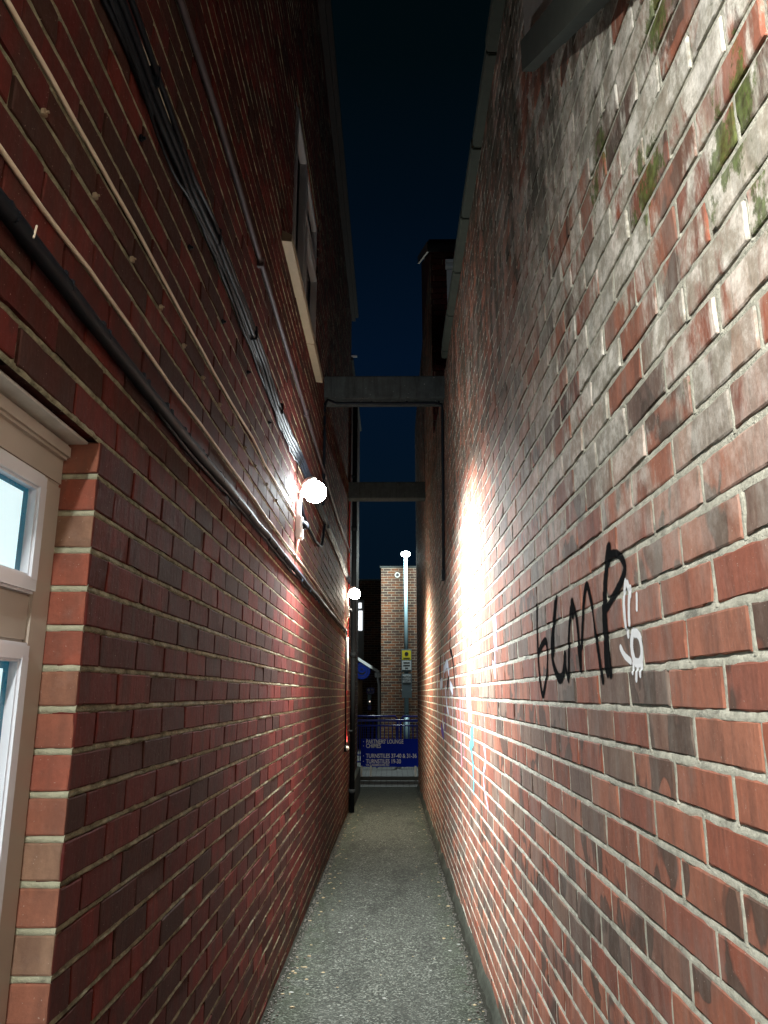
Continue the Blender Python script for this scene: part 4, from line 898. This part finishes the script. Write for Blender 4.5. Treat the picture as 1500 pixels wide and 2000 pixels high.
# porch
MB().prism([(-1.9, 2.94), (-0.36, 1.99), (-0.36, 2.06), (-1.9, 3.01)], 'y', 22.9, 24.99).build('porch_roof', 'slate', FH)
MB().prism([(-1.9, 2.94), (-0.36, 1.98), (-0.36, 2.07), (-1.9, 3.03)], 'y', 22.86, 22.899).build('porch_fascia', 'white_paint', FH)
MB().tube([(-0.38, 22.83, 1.98), (-0.38, 24.9, 1.98)], 0.06, 10).build('gutter', 'white_paint', FH, smooth=True)
MB().tube([(-0.40, 22.9, 1.98), (-0.40, 22.9, 1.80), (-0.37, 22.9, 1.66), (-0.37, 22.9, -0.14)], 0.040, 10).box(-0.50, -0.31, 22.84, 22.87, 1.88, 2.02, 0.01).build('downpipe', 'white_paint', FH, smooth=False)
MB().box(-1.20, -0.93, 24.90, 24.985, -0.14, 1.84, 0.005).build('door_post', 'brown_wood', FH)
MB().box(-1.9, -1.21, 24.93, 24.985, -0.14, 1.84).build('door', 'glass_dark', FH)
MB().box(-1.215, -1.175, 24.86, 24.899, 1.1, 1.75).build('door_light', 'lit_pane_far', FH)
rv = MB().lathe((0.175, 21.97, 4.78), (0, -1, 0), [(0.078, 0), (0.078, 0.05), (0.052, 0.055), (0.050, 0.03), (0, 0.03)], 22).build('round_vent', 'metal_white', FH)
MB().lathe((0.175, 21.939, 4.78), (0, -1, 0), [(0.049, 0), (0.049, 0.004), (0, 0.005)], 18).build('vent_hole', 'sign_black', rv)
cr = thing('crest_sign', 'round blue club crest sign with star and crescent under the porch', 'sign', (-0.96, 24.9, 2.13))
MB().lathe((-0.96, 24.93, 2.13), (0, -1, 0), [(0.265, 0), (0.265, 0.03), (0, 0.03)], 32).build('disc', 'crest_blue', cr)
b = MB()
for r0, r1 in ((0.19, 0.205), (0.225, 0.232)):
    n = 32
    vi = [[b.bm.verts.new((-0.96 + r * math.cos(q * 2 * math.pi / n), 24.897, 2.13 + r * math.sin(q * 2 * math.pi / n))) for q in range(n)] for r in (r0, r1)]
    for q in range(n): b.bm.faces.new([vi[0][q], vi[0][(q + 1) % n], vi[1][(q + 1) % n], vi[1][q]])
cx, cz = -0.96, 2.13
out = [(0.13 * math.cos(R(a)), 0.13 * math.sin(R(a))) for a in range(195, 346, 15)]; inn = [(0.115 * math.cos(R(a)), 0.02 + 0.09 * math.sin(R(a))) for a in range(345, 194, -15)]
b.bm.faces.new([b.bm.verts.new((cx + p[0], 24.896, cz + p[1])) for p in out + inn])
st = [(0.055 * (1 if q % 2 == 0 else 0.42) * math.cos(R(90 + q * 22.5)), 0.055 * (1 if q % 2 == 0 else 0.42) * math.sin(R(90 + q * 22.5))) for q in range(16)]
b.bm.faces.new([b.bm.verts.new((cx + p[0], 24.896, cz + 0.045 + p[1])) for p in st])
b.build('emblem', 'letters', cr)
n1 = thing('notice', 'small blue smoking notice on the wall beside the downpipe', 'sign', (-0.68, 24.9, 1.51))
MB().box(-0.81, -0.555, 24.95, 24.97, 1.40, 1.605, 0.03).build('plate', 'blue', n1)
MB().lathe((-0.74, 24.948, 1.53), (0, -1, 0), [(0.04, 0), (0.04, 0.003), (0, 0.003)], 14).box(-0.66, -0.59, 24.945, 24.949, 1.52, 1.54).build('print', 'letters', n1)
n2 = thing('ash_bin', 'slim grey wall mounted cigarette bin under the smoking notice', 'bin', (-0.7, 24.9, 1.25))
MB().box(-0.765, -0.65, 24.86, 24.975, 1.07, 1.405, 0.01).build('body', 'galv', n2)
MB().lathe((-0.70, 24.86, 1.17), (0, -1, 0), [(0.02, 0), (0.02, 0.005), (0, 0.006)], 12).build('indicator', 'led', n2)
n3 = props(MB().box(-0.765, -0.645, 24.94, 24.965, 0.90, 1.05, 0.01).build('notice', 'blue'), 'lowest small blue square plate below the cigarette bin', 'sign')

print('objects', len(bpy.data.objects))
